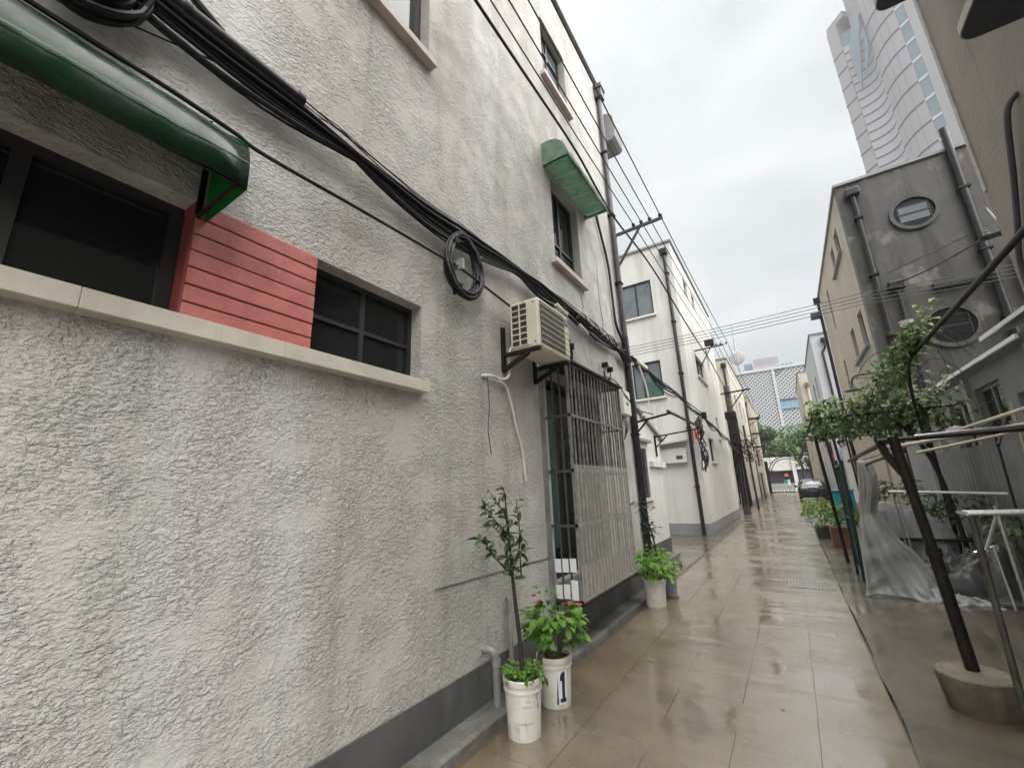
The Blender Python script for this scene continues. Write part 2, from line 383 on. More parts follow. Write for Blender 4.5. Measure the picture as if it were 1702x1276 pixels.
# ---------------------------------------------------------------- mesh helpers
class MB:
    def __init__(s):
        s.v, s.f = [], []
    def add(s, vs, fs):
        o = len(s.v)
        s.v += [tuple(v) for v in vs]
        s.f += [tuple(i+o for i in f) for f in fs]
        return s
    def box(s, x0, x1, y0, y1, z0, z1):
        vs = [(x0, y0, z0), (x1, y0, z0), (x1, y1, z0), (x0, y1, z0), (x0, y0, z1), (x1, y0, z1), (x1, y1, z1), (x0, y1, z1)]
        return s.add(vs, [(0, 3, 2, 1), (4, 5, 6, 7), (0, 1, 5, 4), (1, 2, 6, 5), (2, 3, 7, 6), (3, 0, 4, 7)])
    def bar(s, a, b, wx, wz=None):          # square bar between two points
        a, b = Vector(a), Vector(b)
        wz = wz or wx
        d = (b-a).normalized()
        ref = Vector((0, 0, 1)) if abs(d.z) < 0.9 else Vector((0, 1, 0))
        e = d.cross(ref).normalized()*wx/2
        g = e.cross(d).normalized()*wz/2
        vs = [a-e-g, a+e-g, a+e+g, a-e+g, b-e-g, b+e-g, b+e+g, b-e+g]
        return s.add(vs, [(0, 3, 2, 1), (4, 5, 6, 7), (0, 1, 5, 4), (1, 2, 6, 5), (2, 3, 7, 6), (3, 0, 4, 7)])
    def tube(s, pts, r, n=8, cap=True):
        pts = [Vector(p) for p in pts]
        k = len(pts)
        rs = r if isinstance(r, (list, tuple)) else [r]*k
        prev = None
        rings = []
        for i, p in enumerate(pts):
            d = (pts[min(i+1, k-1)]-pts[max(i-1, 0)])
            if d.length < 1e-9:
                d = Vector((0, 0, 1))
            d.normalize()
            if prev is None:
                ref = Vector((0, 0, 1)) if abs(d.z) < 0.9 else Vector((0, 1, 0))
                e = d.cross(ref).normalized()
            else:
                e = (prev-d*prev.dot(d))
                e = e.normalized() if e.length > 1e-6 else d.orthogonal().normalized()
            prev = e
            g = d.cross(e)
            rings.append([p+(e*math.cos(a)+g*math.sin(a))*rs[i] for a in [2*math.pi*j/n for j in range(n)]])
        vs = [v for q in rings for v in q]
        fs = []
        for i in range(k-1):
            for j in range(n):
                a, b = i*n+j, i*n+(j+1) % n
                fs.append((a, b, b+n, a+n))
        if cap:
            fs.append(tuple(range(n-1, -1, -1)))
            fs.append(tuple((k-1)*n+j for j in range(n)))
        return s.add(vs, fs)
    def lathe(s, prof, c=(0, 0, 0), n=24):
        vs, fs = [], []
        for (r, z) in prof:
            for j in range(n):
                a = 2*math.pi*j/n
                vs.append((c[0]+r*math.cos(a), c[1]+r*math.sin(a), c[2]+z))
        for i in range(len(prof)-1):
            for j in range(n):
                a, b = i*n+j, i*n+(j+1) % n
                fs.append((a, b, b+n, a+n))
        return s.add(vs, fs)
    def prism(s, poly, d):                  # polygon (3-D points) swept along d
        k = len(poly)
        d = Vector(d)
        vs = [Vector(p) for p in poly]+[Vector(p)+d for p in poly]
        fs = [tuple(range(k-1, -1, -1)), tuple(range(k, 2*k))]
        for i in range(k):
            j = (i+1) % k
            fs.append((i, j, j+k, i+k))
        return s.add(vs, fs)
    def strip(s, rows, close=False):        # grid of points
        nr, nc = len(rows), len(rows[0])
        vs = [p for r in rows for p in r]
        fs = []
        for i in range(nr-1):
            for j in range(nc-1):
                a = i*nc+j
                fs.append((a, a+1, a+nc+1, a+nc))
        return s.add(vs, fs)
    def build(s, name, mt, parent=None, smooth=False, bevel=0.0, solid=0.0, recentre=None):
        me = bpy.data.meshes.new(name)
        org = Vector((0, 0, 0))
        if recentre is None:
            recentre = parent is None
        if recentre and s.v:
            xs, ys, zs = zip(*s.v)
            org = Vector(((min(xs)+max(xs))/2, (min(ys)+max(ys))/2, min(zs)))
        me.from_pydata([tuple(Vector(v)-org) for v in s.v], [], s.f)
        bm = bmesh.new()
        bm.from_mesh(me)
        bmesh.ops.recalc_face_normals(bm, faces=bm.faces)
        bm.to_mesh(me)
        bm.free()
        me.materials.append(mt)
        if smooth:
            for p in me.polygons:
                p.use_smooth = True
        o = bpy.data.objects.new(name, me)
        COL.objects.link(o)
        o.location = org
        if parent is not None:
            attach(o, parent)
        if smooth:
            md = o.modifiers.new('edges', 'EDGE_SPLIT')
            md.split_angle = R(38)
        if bevel:
            md = o.modifiers.new('bevel', 'BEVEL')
            md.width = bevel
            md.segments = 2
            md.limit_method = 'ANGLE'
            md.angle_limit = R(40)
        if solid:
            md = o.modifiers.new('thick', 'SOLIDIFY')
            md.thickness = solid
        return o
def wpos(o):
    p = Vector((0, 0, 0))
    while o is not None:
        p = p+o.location if o.parent is None else p
        if o.parent is not None:
            p = p + (o.matrix_parent_inverse @ o.location)
        o = o.parent
    return p
def attach(o, parent):
    o.parent = parent
    o.matrix_parent_inverse = Matrix.Translation(-wpos(parent))
def tag(o, label, cat, group=None, kind=None):
    if label:
        o['label'] = label
    if cat:
        o['category'] = cat
    if group:
        o['group'] = group
    if kind:
        o['kind'] = kind
    return o
def thing(name, label, cat, loc, group=None):
    o = bpy.data.objects.new(name, None)
    COL.objects.link(o)
    o.location = loc
    o.empty_display_size = 0.2
    return tag(o, label, cat, group)
def struct(o):
    o['kind'] = 'structure'
    return o
def piece(name, data, loc, parent, rot=None, scale=None):
    o = bpy.data.objects.new(name, data)
    COL.objects.link(o)
    o.location = loc
    if rot:
        o.rotation_euler = rot
    if scale:
        o.scale = scale
    attach(o, parent)
    return o
def box(name, mt, x0, x1, y0, y1, z0, z1, parent=None, bevel=0.0):
    return MB().box(x0, x1, y0, y1, z0, z1).build(name, mt, parent, bevel=bevel)
def tube(name, mt, pts, r, parent=None, n=8):
    return MB().tube(pts, r, n).build(name, mt, parent, smooth=True)
def sag(a, b, s, n=14):
    a, b = Vector(a), Vector(b)
    return [a.lerp(b, i/n)-Vector((0, 0, 4*s*(i/n)*(1-i/n))) for i in range(n+1)]
def smoothpath(pts, sub=5):
    pts = [Vector(p) for p in pts]
    P = [pts[0]]+pts+[pts[-1]]
    res = []
    for i in range(1, len(P)-2):
        for k in range(sub):
            t = k/sub
            a, b, c, d = P[i-1], P[i], P[i+1], P[i+2]
            res.append(0.5*((2*b)+(-a+c)*t+(2*a-5*b+4*c-d)*t*t+(-a+3*b-3*c+d)*t**3))
    res.append(pts[-1])
    return res
def wall_mesh(axis, pos, u0, u1, z0, z1, holes, depth, inward, edge=None):
    """A wall face in the plane axis=pos with rectangular holes and their reveals; inward = +-1 along the axis."""
    us = sorted({u0, u1, *[max(u0, h[0]) for h in holes], *[min(u1, h[1]) for h in holes]})
    zs = sorted({z0, z1, *[max(z0, h[2]) for h in holes], *[min(z1, h[3]) for h in holes]})
    P = (lambda u, z, d: (pos+inward*d, u, z)) if axis == 'x' else (lambda u, z, d: (u, pos+inward*d, z))
    mb = MB()
    for i in range(len(us)-1):
        for j in range(len(zs)-1):
            cu, cz = (us[i]+us[i+1])/2, (zs[j]+zs[j+1])/2
            if any(h[0] < cu < h[1] and h[2] < cz < h[3] for h in holes):
                continue
            mb.add([P(us[i], zs[j], 0), P(us[i+1], zs[j], 0), P(us[i+1], zs[j+1], 0), P(us[i], zs[j+1], 0)], [(0, 1, 2, 3)])
    for (a, b, c, d) in holes:
        for q in (((a, c), (b, c)), ((b, c), (b, d)), ((b, d), (a, d)), ((a, d), (a, c))):
            mb.add([P(*q[0], 0), P(*q[1], 0), P(*q[1], depth), P(*q[0], depth)], [(0, 1, 2, 3)])
    return mb
def window(parent, axis, pos, u0, u1, z0, z1, depth, inward, mull=(), rails=(), fw_=0.05, glass=None, frame=None):
    """Window set back in a hole: frame with mullions and rails, one pane per light."""
    mb = MB()
    p0, p1 = sorted((pos+inward*(depth-0.05), pos+inward*depth))
    def bx(a, b, c, d):
        if axis == 'x':
            mb.box(p0, p1, a, b, c, d)
        else:
            mb.box(a, b, p0, p1, c, d)
    bx(u0, u0+fw_, z0, z1)
    bx(u1-fw_, u1, z0, z1)
    bx(u0+fw_, u1-fw_, z0, z0+fw_)
    bx(u0+fw_, u1-fw_, z1-fw_, z1)
    us = [u0+fw_]
    for mu in mull:
        bx(mu-fw_/2, mu+fw_/2, z0+fw_, z1-fw_)
        us += [mu-fw_/2, mu+fw_/2]
    us.append(u1-fw_)
    for k in range(0, len(us), 2):
        for rz in rails:
            bx(us[k], us[k+1], rz-fw_*0.35, rz+fw_*0.35)
    fr = mb.build('window', frame or FRAMED, parent)
    q0, q1 = sorted((pos+inward*(depth-0.028), pos+inward*(depth-0.018)))
    for k in range(0, len(us), 2):
        g = MB()
        if axis == 'x':
            g.box(q0, q1, us[k], us[k+1], z0+fw_, z1-fw_)
        else:
            g.box(us[k], us[k+1], q0, q1, z0+fw_, z1-fw_)
        g.build('pane', glass or GLASSD, fr)
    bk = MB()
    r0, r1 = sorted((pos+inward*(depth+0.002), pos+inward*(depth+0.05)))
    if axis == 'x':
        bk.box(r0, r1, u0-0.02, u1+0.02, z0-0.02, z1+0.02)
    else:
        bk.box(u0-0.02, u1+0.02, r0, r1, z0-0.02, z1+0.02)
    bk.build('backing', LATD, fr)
    return fr
# a leaf: pointed blade along +y, slightly folded and curled, 1 unit long
def leaf_data(name, mt, wd=0.36, fold=0.12, curl=0.18):
    rows = []
    for (t, ww) in ((0, 0.02), (0.22, 0.75), (0.5, 1.0), (0.78, 0.66), (1.0, 0.02)):
        z = -curl*t*t
        rows.append([(-wd*ww/2, t, z+fold*ww*0.5), (0, t, z), (wd*ww/2, t, z+fold*ww*0.5)])
    mb = MB().strip(rows)
    me = bpy.data.meshes.new(name)
    me.from_pydata(mb.v, [], mb.f)
    me.materials.append(mt)
    for p in me.polygons:
        p.use_smooth = True
    return me
def add_leaf(mb, p, d, size, roll=0.0, wd=0.4, curl=0.2):
    d = Vector(d).normalized()
    ref = Vector((0, 0, 1)) if abs(d.z) < 0.95 else Vector((1, 0, 0))
    sx = d.cross(ref).normalized()
    sz = sx.cross(d)
    sx, sz = sx*math.cos(roll)+sz*math.sin(roll), sz*math.cos(roll)-sx*math.sin(roll)
    p = Vector(p)
    vs = []
    for (t, ww) in ((0, 0.05), (0.45, 1.0), (1.0, 0.04)):
        for sg in (-1, 0, 1):
            vs.append(p+d*size*t+sx*size*wd*ww*0.5*sg+sz*size*(abs(sg)*0.08*ww-curl*t*t))
    mb.add(vs, [(0, 1, 4, 3), (1, 2, 5, 4), (3, 4, 7, 6), (4, 5, 8, 7)])
def rdir(zlo=-0.4, zhi=0.9):
    a = random.uniform(0, 2*math.pi)
    z = random.uniform(zlo, zhi)
    return Vector((math.cos(a), math.sin(a), z)).normalized()

# ================================================================ SETTING
struct(box('ground', GROUND, -59, 119, -29, 359, -1.0, -0.06))
# right-hand strip of concrete beside the paved path, with its cracked edge
sb = MB()
rows = []
for i in range(161):
    y = -2+i*0.45
    e = 0.335+random.uniform(-0.012, 0.012)
    rows.append([(e, y, -0.001), (1.2, y, 0.006), (2.6, y, 0.004), (9.0, y, 0.0)])
sb.strip(rows)
for r_ in range(160):
    a, b = rows[r_][0], rows[r_+1][0]
    sb.add([a, b, (b[0], b[1], -0.07), (a[0], a[1], -0.07)], [(0, 1, 2, 3)])
struct(sb.build('pavement', GROUND, None, smooth=True, recentre=False))
# courtyard floors left and between the left-hand houses
struct(box('courtyard', GROUND, -9.0, -1.905, 6.9, 72, -0.07, -0.004))
# the path: square paving slabs
path = struct(box('path', JOINTG, -1.9, 0.325, -1.6, 78, -0.07, -0.006))
slab_meshes = []
for k in range(4):
    mb = MB()
    hx, hy = 0.2140, 0.2190
    b_ = 0.0002
    vs = [(-hx, -hy, -0.03), (hx, -hy, -0.03), (hx, hy, -0.03), (-hx, hy, -0.03)]
    vs += [(-hx, -hy, -b_), (hx, -hy, -b_), (hx, hy, -b_), (-hx, hy, -b_)]
    i_ = b_*1.4
    z4 = [random.uniform(-0.0012, 0.0012) for _ in range(4)]
    vs += [(-hx+i_, -hy+i_, z4[0]), (hx-i_, -hy+i_, z4[1]), (hx-i_, hy-i_, z4[2]), (-hx+i_, hy-i_, z4[3])]
    fs = [(8, 9, 10, 11)]
    for q in range(4):
        p = (q+1) % 4
        fs += [(q, p, p+4, q+4), (q+4, p+4, p+8, q+8)]
    me = bpy.data.meshes.new('paving_slab')
    me.from_pydata(vs, [], fs)
    me.materials.append(SLAB)
    slab_meshes.append(me)
for j in range(38):
    y = 0.4+j*0.44
    for i in range(5):
        x = 0.10-i*0.43
        piece('paving_slab', random.choice(slab_meshes), (x+random.uniform(-.002, .002), y, random.uniform(-0.001, 0.001)), path,
              rot=(random.uniform(-.0015, .0015), random.uniform(-.0015, .0015), random.uniform(-.002, .002)))
fb = MB()                                   # farther slabs, too small to tell apart
for j in range(38, 176):
    y = 0.4+j*0.44
    for i in range(5):
        x = 0.10-i*0.43
        z = random.uniform(-0.002, 0.002)
        fb.add([(x-.212, y-.217, z), (x+.212, y-.217, z), (x+.212, y+.217, z), (x-.212, y+.217, z)], [(0, 1, 2, 3)])
fo = fb.build('distant_paving_slab', SLAB, path)
fo['kind'] = 'stuff'
dg = MB()                                    # slot drain cover across the path
dg.box(-0.30, 0.26, 7.72, 7.76, -0.01, 0.006)
dg.box(-0.30, 0.26, 8.16, 8.20, -0.01, 0.006)
for k in range(15):
    dg.box(-0.30+k*0.039, -0.285+k*0.039, 7.76, 8.16, -0.01, 0.005)
tag(dg.build('drain_grate', GREYP), 'slotted grey drain grate set into the path near the grey tarpaulin', 'drain grate')

kb = MB()
rows = []
for i in range(60):
    y = -1.5+i*0.2
    o_ = random.uniform(-0.006, 0.006)
    x1 = -1.885 if y < 6.95 else -2.33
    x0 = x1-0.19
    rows.append([(x1+0.012+o_, y, -0.03), (x1+o_, y, 0.045+o_*0.5), (x1-0.03+o_, y, 0.056), (x0, y, 0.058)])
n1 = [r for r in rows if r[0][1] < 6.95]
n2 = [r for r in rows if r[0][1] >= 6.95]
kb.strip(n1)
kb.strip(n2)
struct(kb.build('kerb', KERBM, None, recentre=False))

# ================================================================ LEFT HOUSE (rough render)
AX = -2.07
house = thing('rendered_house', 'beige three storey house with rough spatter render and a wet dark plinth beside the buckets', 'house', (-2.5, 2.0, 0))
aholes = [(-1.5, 2.05, 2.26, 2.835), (0.95, 2.085, 5.17, 6.35), (4.40, 5.25, 4.33, 5.60), (4.42, 5.25, 7.42, 8.55), (3.92, 5.45, 0.62, 2.72)]
wa = wall_mesh('x', AX, -3.0, 6.9, 0.312, 9.58, aholes, 0.16, -1)
wa.add([(AX, 6.9, 0), (AX, 6.9, 9.58), (-9, 6.9, 9.58), (-9, 6.9, 0)], [(0, 1, 2, 3)])
wa.add([(AX, -3, 9.58), (AX, 6.9, 9.58), (-9, 6.9, 9.58), (-9, -3, 9.58)], [(0, 1, 2, 3)])
wa.build('wall', STUCCO, house)
pb = MB()
pb.box(AX-0.3, AX+0.012, -3.0, 6.915, 0.0, 0.312)
pb.build('plinth', PLINTH, house)
box('coping', GREYB, AX-0.2, AX+0.05, -3, 6.95, 9.58, 9.66, house)
def sill(parent, mt, axis, pos, u0, u1, z0, z1, out, joints=(), name='sill'):
    mb = MB()
    cuts = [u0, *joints, u1]
    for k in range(len(cuts)-1):
        a, b = cuts[k]+(0.0005 if k else 0), cuts[k+1]-0.0005
        p0, p1 = sorted((pos-0.1*(1 if out > 0 else -1), pos+out))
        if axis == 'x':
            mb.box(p0, p1, a, b, z0, z1)
        else:
            mb.box(a, b, p0, p1, z0, z1)
    return mb.build(name, mt, parent, bevel=0.003)
sill(house, SILLC, 'x', AX, -3.0, 2.065, 2.178, 2.258, 0.08, (-1.2, 0.32, 1.05))
sill(house, SILLP, 'x', AX, -0.3, 2.115, 5.10, 5.165, 0.075)
sill(house, SILLP, 'x', AX, 4.28, 5.29, 4.255, 4.325, 0.075, (4.80,))
sill(house, SILLP, 'x', AX, 4.33, 5.30, 7.30, 7.37, 0.075)
window(house, 'x', AX, -1.5, 0.62, 2.262, 2.835, 0.16, -1, mull=(-0.4, 0.12))
window(house, 'x', AX, 1.22, 2.05, 2.262, 2.835, 0.15, -1, mull=(1.62,), rails=(2.53,), fw_=0.034)
window(house, 'x', AX, 0.95, 2.085, 5.17, 6.35, 0.16, -1, mull=(1.5,))
window(house, 'x', AX, 4.40, 5.25, 4.33, 5.60, 0.16, -1, mull=(4.82,), rails=(4.75,))
window(house, 'x', AX, 4.42, 5.25, 7.42, 8.55, 0.16, -1, mull=(4.82,), rails=(8.2,), glass=GLASSB)
window(house, 'x', AX, 3.92, 5.45, 0.62, 2.72, 0.14, -1, mull=(4.3, 4.9), rails=(1.7,))
cz = MB()
cz.box(-2.19, -2.172, 4.0, 4.28, 0.9, 2.6)
cz.build('curtain', CURT, house)
# red boards between the two low windows
nb = 7
for k in range(nb):
    za = 2.26+k*(0.575/nb)
    mb = MB()
    mb.box(-2.16, AX+0.014+random.uniform(-.002, .002), 0.628, 1.218, za+0.004, za+0.575/nb-0.004)
    mb.build('plank', REDP, house, bevel=0.004)
rb_ = MB().box(-2.17, AX+0.002, 0.62, 1.219, 2.259, 2.834)
rb_.build('board_backing', REDD, house)
# thin mortar seam in the render
tube('seam', PLINTH, [(AX+0.003, 2.21, 0.895), (AX+0.003, 2.9, 0.885), (AX+0.003, 3.78, 0.868)], 0.0045, house, 5)
cr = MB()
for pts in ([(5.1, 4.2), (5.2, 4.0), (5.14, 3.85), (5.25, 3.7), (5.2, 3.55)], [(5.9, 4.9), (5.88, 4.4), (5.95, 4.0), (5.9, 3.75)], [(2.85, 2.5), (2.87, 2.2), (2.84, 2.0), (2.88, 1.8)]):
    cr.tube([(AX+0.001, a, b) for a, b in pts], 0.004, 5)
cr.build('crack', STAIND, house)

# ---------------------------------------------------------------- green awnings
def awning(name, label, y0, y1, prof, mt, ribs, endribs=True):
    t = thing(name, label, 'awning', (AX, (y0+y1)/2, prof[-1][1]), None)
    n = max(2, int((y1-y0)/0.12))
    mb = MB()
    rows = []
    for i in range(n+1):
        y = y0+(y1-y0)*i/n
        wv = [0.006*math.sin(y*5.1+k*0.7)+0.004*math.sin(y*13+k) for k in range(len(prof))]
        rows.append([(p[0]+wv[k]*0.6, y, p[1]+wv[k]) for k, p in enumerate(prof)])
    mb.strip(rows)
    mb.build('canopy', mt, t, smooth=True, solid=0.006)
    for ye in (y0, y1):
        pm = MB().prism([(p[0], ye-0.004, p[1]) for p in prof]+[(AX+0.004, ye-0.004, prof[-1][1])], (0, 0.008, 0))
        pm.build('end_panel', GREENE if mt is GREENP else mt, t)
    fr = MB()
    for ye in (y0+0.03, y1-0.03):
        fr.bar((AX+0.005, ye, prof[-1][1]+0.02), (AX+0.005, ye, prof[0][1]-0.02), 0.022)
        fr.bar((AX+0.005, ye, prof[-1][1]+0.012), (prof[-1][0]-0.01, ye, prof[-1][1]+0.012), 0.013)
    fr.bar((prof[-1][0]-0.012, y0, prof[-1][1]+0.012), (prof[-1][0]-0.012, y1, prof[-1][1]+0.012), 0.013)
    fr.build('frame', IRON, t)
    for yy in ribs:
        MB().tube([(p[0]+0.002, yy, p[1]+0.002) for p in prof], 0.0045, 6).build('rib', mt, t, smooth=True)
        if mt is GREENF:
            MB().bar((AX, yy+0.1, 5.672), (-1.735, yy+0.1, 5.632), 0.012).build('cross_bar', WHITEP, t)
    if mt is GREENF:
        rows = []
        for i in range(30):
            y = y0+0.01+(y1-y0-0.02)*i/29
            rows.append([(AX+0.002+(0.345)*j/8, y, 5.70-0.055*(j/8)+0.012*mnoise.noise(Vector((j*0.7, y*7, 1.0)))+0.03*math.sin(math.pi*j/8)) for j in range(9)])
        MB().strip(rows).build('under_sheet', GREENF, t, smooth=True)
    if mt is GREENP:
        MB().tube([(-1.690, y0, 2.872), (-1.690, y1, 2.872)], 0.0035, 5).build('seam', GREENF, t, smooth=True)  # pale line laid on as the highlight of the lip's crease
        for k in range(6):
            MB().lathe([(0, 0), (0.007, 0.0), (0.005, 0.004), (0, 0.005)], (-1.86, y1-0.10-k*0.22, 3.106), 8).build('rivet', SILVER, t)
    return t
awning('plastic_awning', 'large glossy green plastic awning over the low window beside the red boards', -2.6, 0.665,
       [(-2.07, 3.25), (-1.92, 3.15), (-1.80, 3.055), (-1.745, 3.0), (-1.715, 2.955), (-1.70, 2.90), (-1.692, 2.85), (-1.688, 2.745)], GREENP, (-1.9, -1.1, -0.3))
awning('plastic_awning', 'smaller pale green plastic awning over the second floor window', 4.2, 5.62,
       [(-2.07, 5.985), (-1.97, 5.985), (-1.86, 5.95), (-1.77, 5.87), (-1.725, 5.76), (-1.71, 5.64)], GREENF, (4.45, 4.70, 4.95, 5.2, 5.42))

# ---------------------------------------------------------------- air conditioner
ac = thing('air_conditioner', 'ivory split air conditioner outdoor unit with a dark side grille on the rendered wall', 'air conditioner', (-1.84, 3.44, 2.74))
y0, y1, z0, z1, x0, x1 = 3.12, 3.76, 2.745, 3.225, -1.985, -1.68
mb = MB().box(x0, x1, y0, y1, z0, z1)
mb.build('casing', ACW, ac, bevel=0.018)
mb = MB().box(x0+0.022, x1-0.115, y0-0.004, y0+0.02, z0+0.035, z1-0.03)
gr = mb.build('side_opening', ACD, ac)
mb = MB()
for k in range(8):
    zz = z0+0.035+k*(z1-z0-0.065)/7
    mb.box(x0+0.016, x1-0.110, y0-0.011, y0-0.003, zz-0.005, zz+0.005)
for xx in (x0+0.02, x0+0.108, x1-0.113):
    mb.box(xx-0.006, xx+0.006, y0-0.012, y0-0.002, z0+0.03, z1-0.026)
mb.build('side_grille', ACW, ac)
mb = MB().box(x1-0.006, x1+0.006, y0+0.035, y1-0.115, z0+0.045, z1-0.03)
mb.build('front_opening', ACG, ac)
sl_ = None
for k in range(7):
    zz = z0+0.07+k*0.058
    o = MB().box(x1+0.006, x1+0.013, y0+0.035, y1-0.115, zz, zz+0.0055).build('slat', ACW, ac)
mb = MB()
for k in range(5):
    mb.box(x1-0.004, x1+0.008, y1-0.10, y1-0.015, z0+0.05+k*0.058, z0+0.10+k*0.058)
mb.build('side_louvre', ACW, ac, bevel=0.004)
MB().box(x1+0.0, x1+0.009, y1-0.095, y1-0.03, z1-0.105, z1-0.045).build('label_plate', GREYP, ac)
mb = MB()
for (a, b) in ((x1-0.05, z1-0.04), (x1-0.04, z0+0.05), (x0+0.15, z1-0.015)):
    mb.box(a-0.006, a+0.006, y0-0.006, y0, b-0.006, b+0.006)
mb.build('screw', ACD, ac)
def wall_bracket(y, label):
    mb = MB()
    mb.box(AX, AX+0.03, y-0.022, y+0.022, 2.56, 2.995)
    mb.box(AX+0.03, -1.66, y-0.02, y+0.02, 2.70, 2.735)
    mb.bar((AX+0.03, y, 2.585), (-1.78, y, 2.70), 0.035)
    tag(mb.build('wall_bracket', IRON, None, bevel=0.003), label, 'bracket', 'brackets carrying the air conditioner')
wall_bracket(3.095, 'black iron bracket under the near end of the air conditioner')
wall_bracket(3.68, 'black iron bracket under the far end of the air conditioner')
hose = smoothpath([(AX, 2.76, 2.46), (AX+0.03, 2.86, 2.475), (AX+0.03, 3.02, 2.475), (AX+0.04, 3.10, 2.50), (AX+0.045, 3.135, 2.55), (AX+0.045, 3.14, 2.64),
                   (AX+0.05, 3.14, 2.74), (AX+0.07, 3.17, 2.82), (AX+0.10, 3.24, 2.86)])
tag(tube('refrigerant_pipe', WHITEP, hose, 0.014), 'white wrapped pipe looping from the wall into the air conditioner', 'pipe')
hose = smoothpath([(AX+0.03, 3.0, 2.455), (AX+0.03, 3.10, 2.42), (AX+0.02, 3.17, 2.32), (AX+0.02, 3.22, 2.2), (AX+0.015, 3.27, 2.05), (AX+0.015, 3.33, 1.93),
                   (AX+0.012, 3.37, 1.80), (AX+0.012, 3.39, 1.66), (AX+0.012, 3.40, 1.58)])
tag(tube('drain_hose', WHITEP, hose, 0.011), 'thin white hose hanging down the rendered wall below the air conditioner', 'hose')

# ---------------------------------------------------------------- window cage
cage = thing('window_cage', 'grey steel security cage projecting over the tall ground floor window', 'window cage', (-1.95, 4.67, 0.47))
CX, cy0, cy1, cz0, cz1 = -1.80, 3.87, 5.52, 0.47, 2.80
mb = MB()
for z in (cz0, 1.14, 1.66, 2.22, cz1-0.02):
    mb.box(CX-0.012, CX+0.014, cy0, cy1, z, z+0.028)
for y in (cy0, cy1-0.026):
    mb.box(CX-0.012, CX+0.014, y, y+0.026, cz0, cz1)
mb.build('front_frame', CAGEM, cage)
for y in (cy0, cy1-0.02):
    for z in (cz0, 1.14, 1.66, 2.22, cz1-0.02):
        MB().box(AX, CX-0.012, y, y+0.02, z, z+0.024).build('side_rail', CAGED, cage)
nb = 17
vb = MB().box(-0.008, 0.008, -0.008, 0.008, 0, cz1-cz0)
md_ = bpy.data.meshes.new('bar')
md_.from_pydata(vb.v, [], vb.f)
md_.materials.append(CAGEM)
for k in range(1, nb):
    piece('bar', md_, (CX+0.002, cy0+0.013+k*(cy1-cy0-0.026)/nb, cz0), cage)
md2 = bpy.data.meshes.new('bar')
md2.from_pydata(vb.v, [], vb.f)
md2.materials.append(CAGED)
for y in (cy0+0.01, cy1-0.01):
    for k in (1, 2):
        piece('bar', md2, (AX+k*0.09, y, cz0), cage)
mb = MB()
mb.box(AX, CX+0.05, cy0-0.04, cy1+0.05, cz1+0.005, cz1+0.03)
mb.build('roof_sheet', IRON, cage)
rows = []
for i in range(84):
    y = cy0-0.01+i*(cy1-cy0)/83
    x = CX+0.024+0.006*math.sin(i*1.57)
    rows.append([(x, y, cz0+0.015), (x, y, 1.15), (x, y, 1.735)])
MB().strip(rows).build('ribbed_sheet', POLY, cage)
mb = MB()
mb.box(AX, CX+0.02, cy0, cy1, cz0-0.03, cz0-0.002)
mb.build('base_tray', IRON, cage)
for (a, b, c, d) in ((0.02, 0.085, 0.73, 0.85), (0.10, 0.165, 0.735, 0.855), (0.18, 0.245, 0.74, 0.86), (0.02, 0.085, 0.50, 0.62), (0.10, 0.165, 0.505, 0.63), (0.18, 0.25, 0.50, 0.67)):
    MB().box(AX+a, AX+b, cy0-0.010, cy0-0.004, c, d).build('white_square', WHITEL, cage)
MB().box(AX+0.26, AX+0.262, cy0+0.02, cy1-0.1, 0.5, 0.78).build('inner_board', PLAINR, cage)
for k in range(15):
    MB().box(CX-0.05, CX-0.045, cy0+0.05+k*0.095, cy0+0.105+k*0.095, 0.50, 0.66+0.02*(k % 3)).build('white_slat', WHITEL, cage)
mb = MB().box(AX-0.02, AX+0.006, 3.76, 3.86, 0.3, 2.75)
mb.build('side_trim', GREYP, cage)

# ---------------------------------------------------------------- drainpipes, meter box, hood
dp = thing('drainpipe', 'black painted drainpipe with a box hopper at the end of the rendered house', 'drainpipe', (-2.02, 6.84, 0))
tube('pipe', PIPED, [(-2.01, 6.84, 0.05), (-2.01, 6.84, 4.0)], 0.055, dp, 12)
tube('upper_pipe', PIPEG, [(-2.01, 6.84, 4.0), (-2.01, 6.84, 9.12)], 0.05, dp, 12)
mb = MB()
mb.box(-2.10, -1.92, 6.74, 6.94, 9.12, 9.32)
mb.prism([(-2.12, 6.72, 9.32), (-1.90, 6.72, 9.32), (-1.90, 6.96, 9.32), (-2.12, 6.96, 9.32)], (0, 0, 0.10))
mb.build('hopper', PIPEG, dp, bevel=0.01)
for z in (0.9, 2.3, 3.6, 5.0, 6.4, 7.8):
    MB().box(-2.075, -1.95, 6.775, 6.905, z, z+0.03).build('clamp', IRON, dp)
vp = smoothpath([(-2.03, 6.0, 6.1), (-2.03, 6.05, 5.9), (-2.03, 6.2, 5.6), (-2.03, 6.35, 5.3), (-2.03, 6.42, 5.0), (-2.03, 6.45, 4.4), (-2.03, 6.5, 4.1), (-2.02, 6.78, 3.85)])
tag(tube('service_cable', BLACKC, vp, 0.022), 'black cable running down the render to the drainpipe', 'cable')
mbx = thing('meter_box', 'pale plastic meter box with hanging wires beside the drainpipe', 'meter box', (-2.0, 6.35, 2.55))
MB().box(AX, AX+0.13, 6.18, 6.52, 2.56, 2.95).build('box', WHITEP, mbx, bevel=0.02)
MB().box(AX+0.131, AX+0.135, 6.28, 6.40, 2.72, 2.76).build('label_plate', GREYP, mbx)
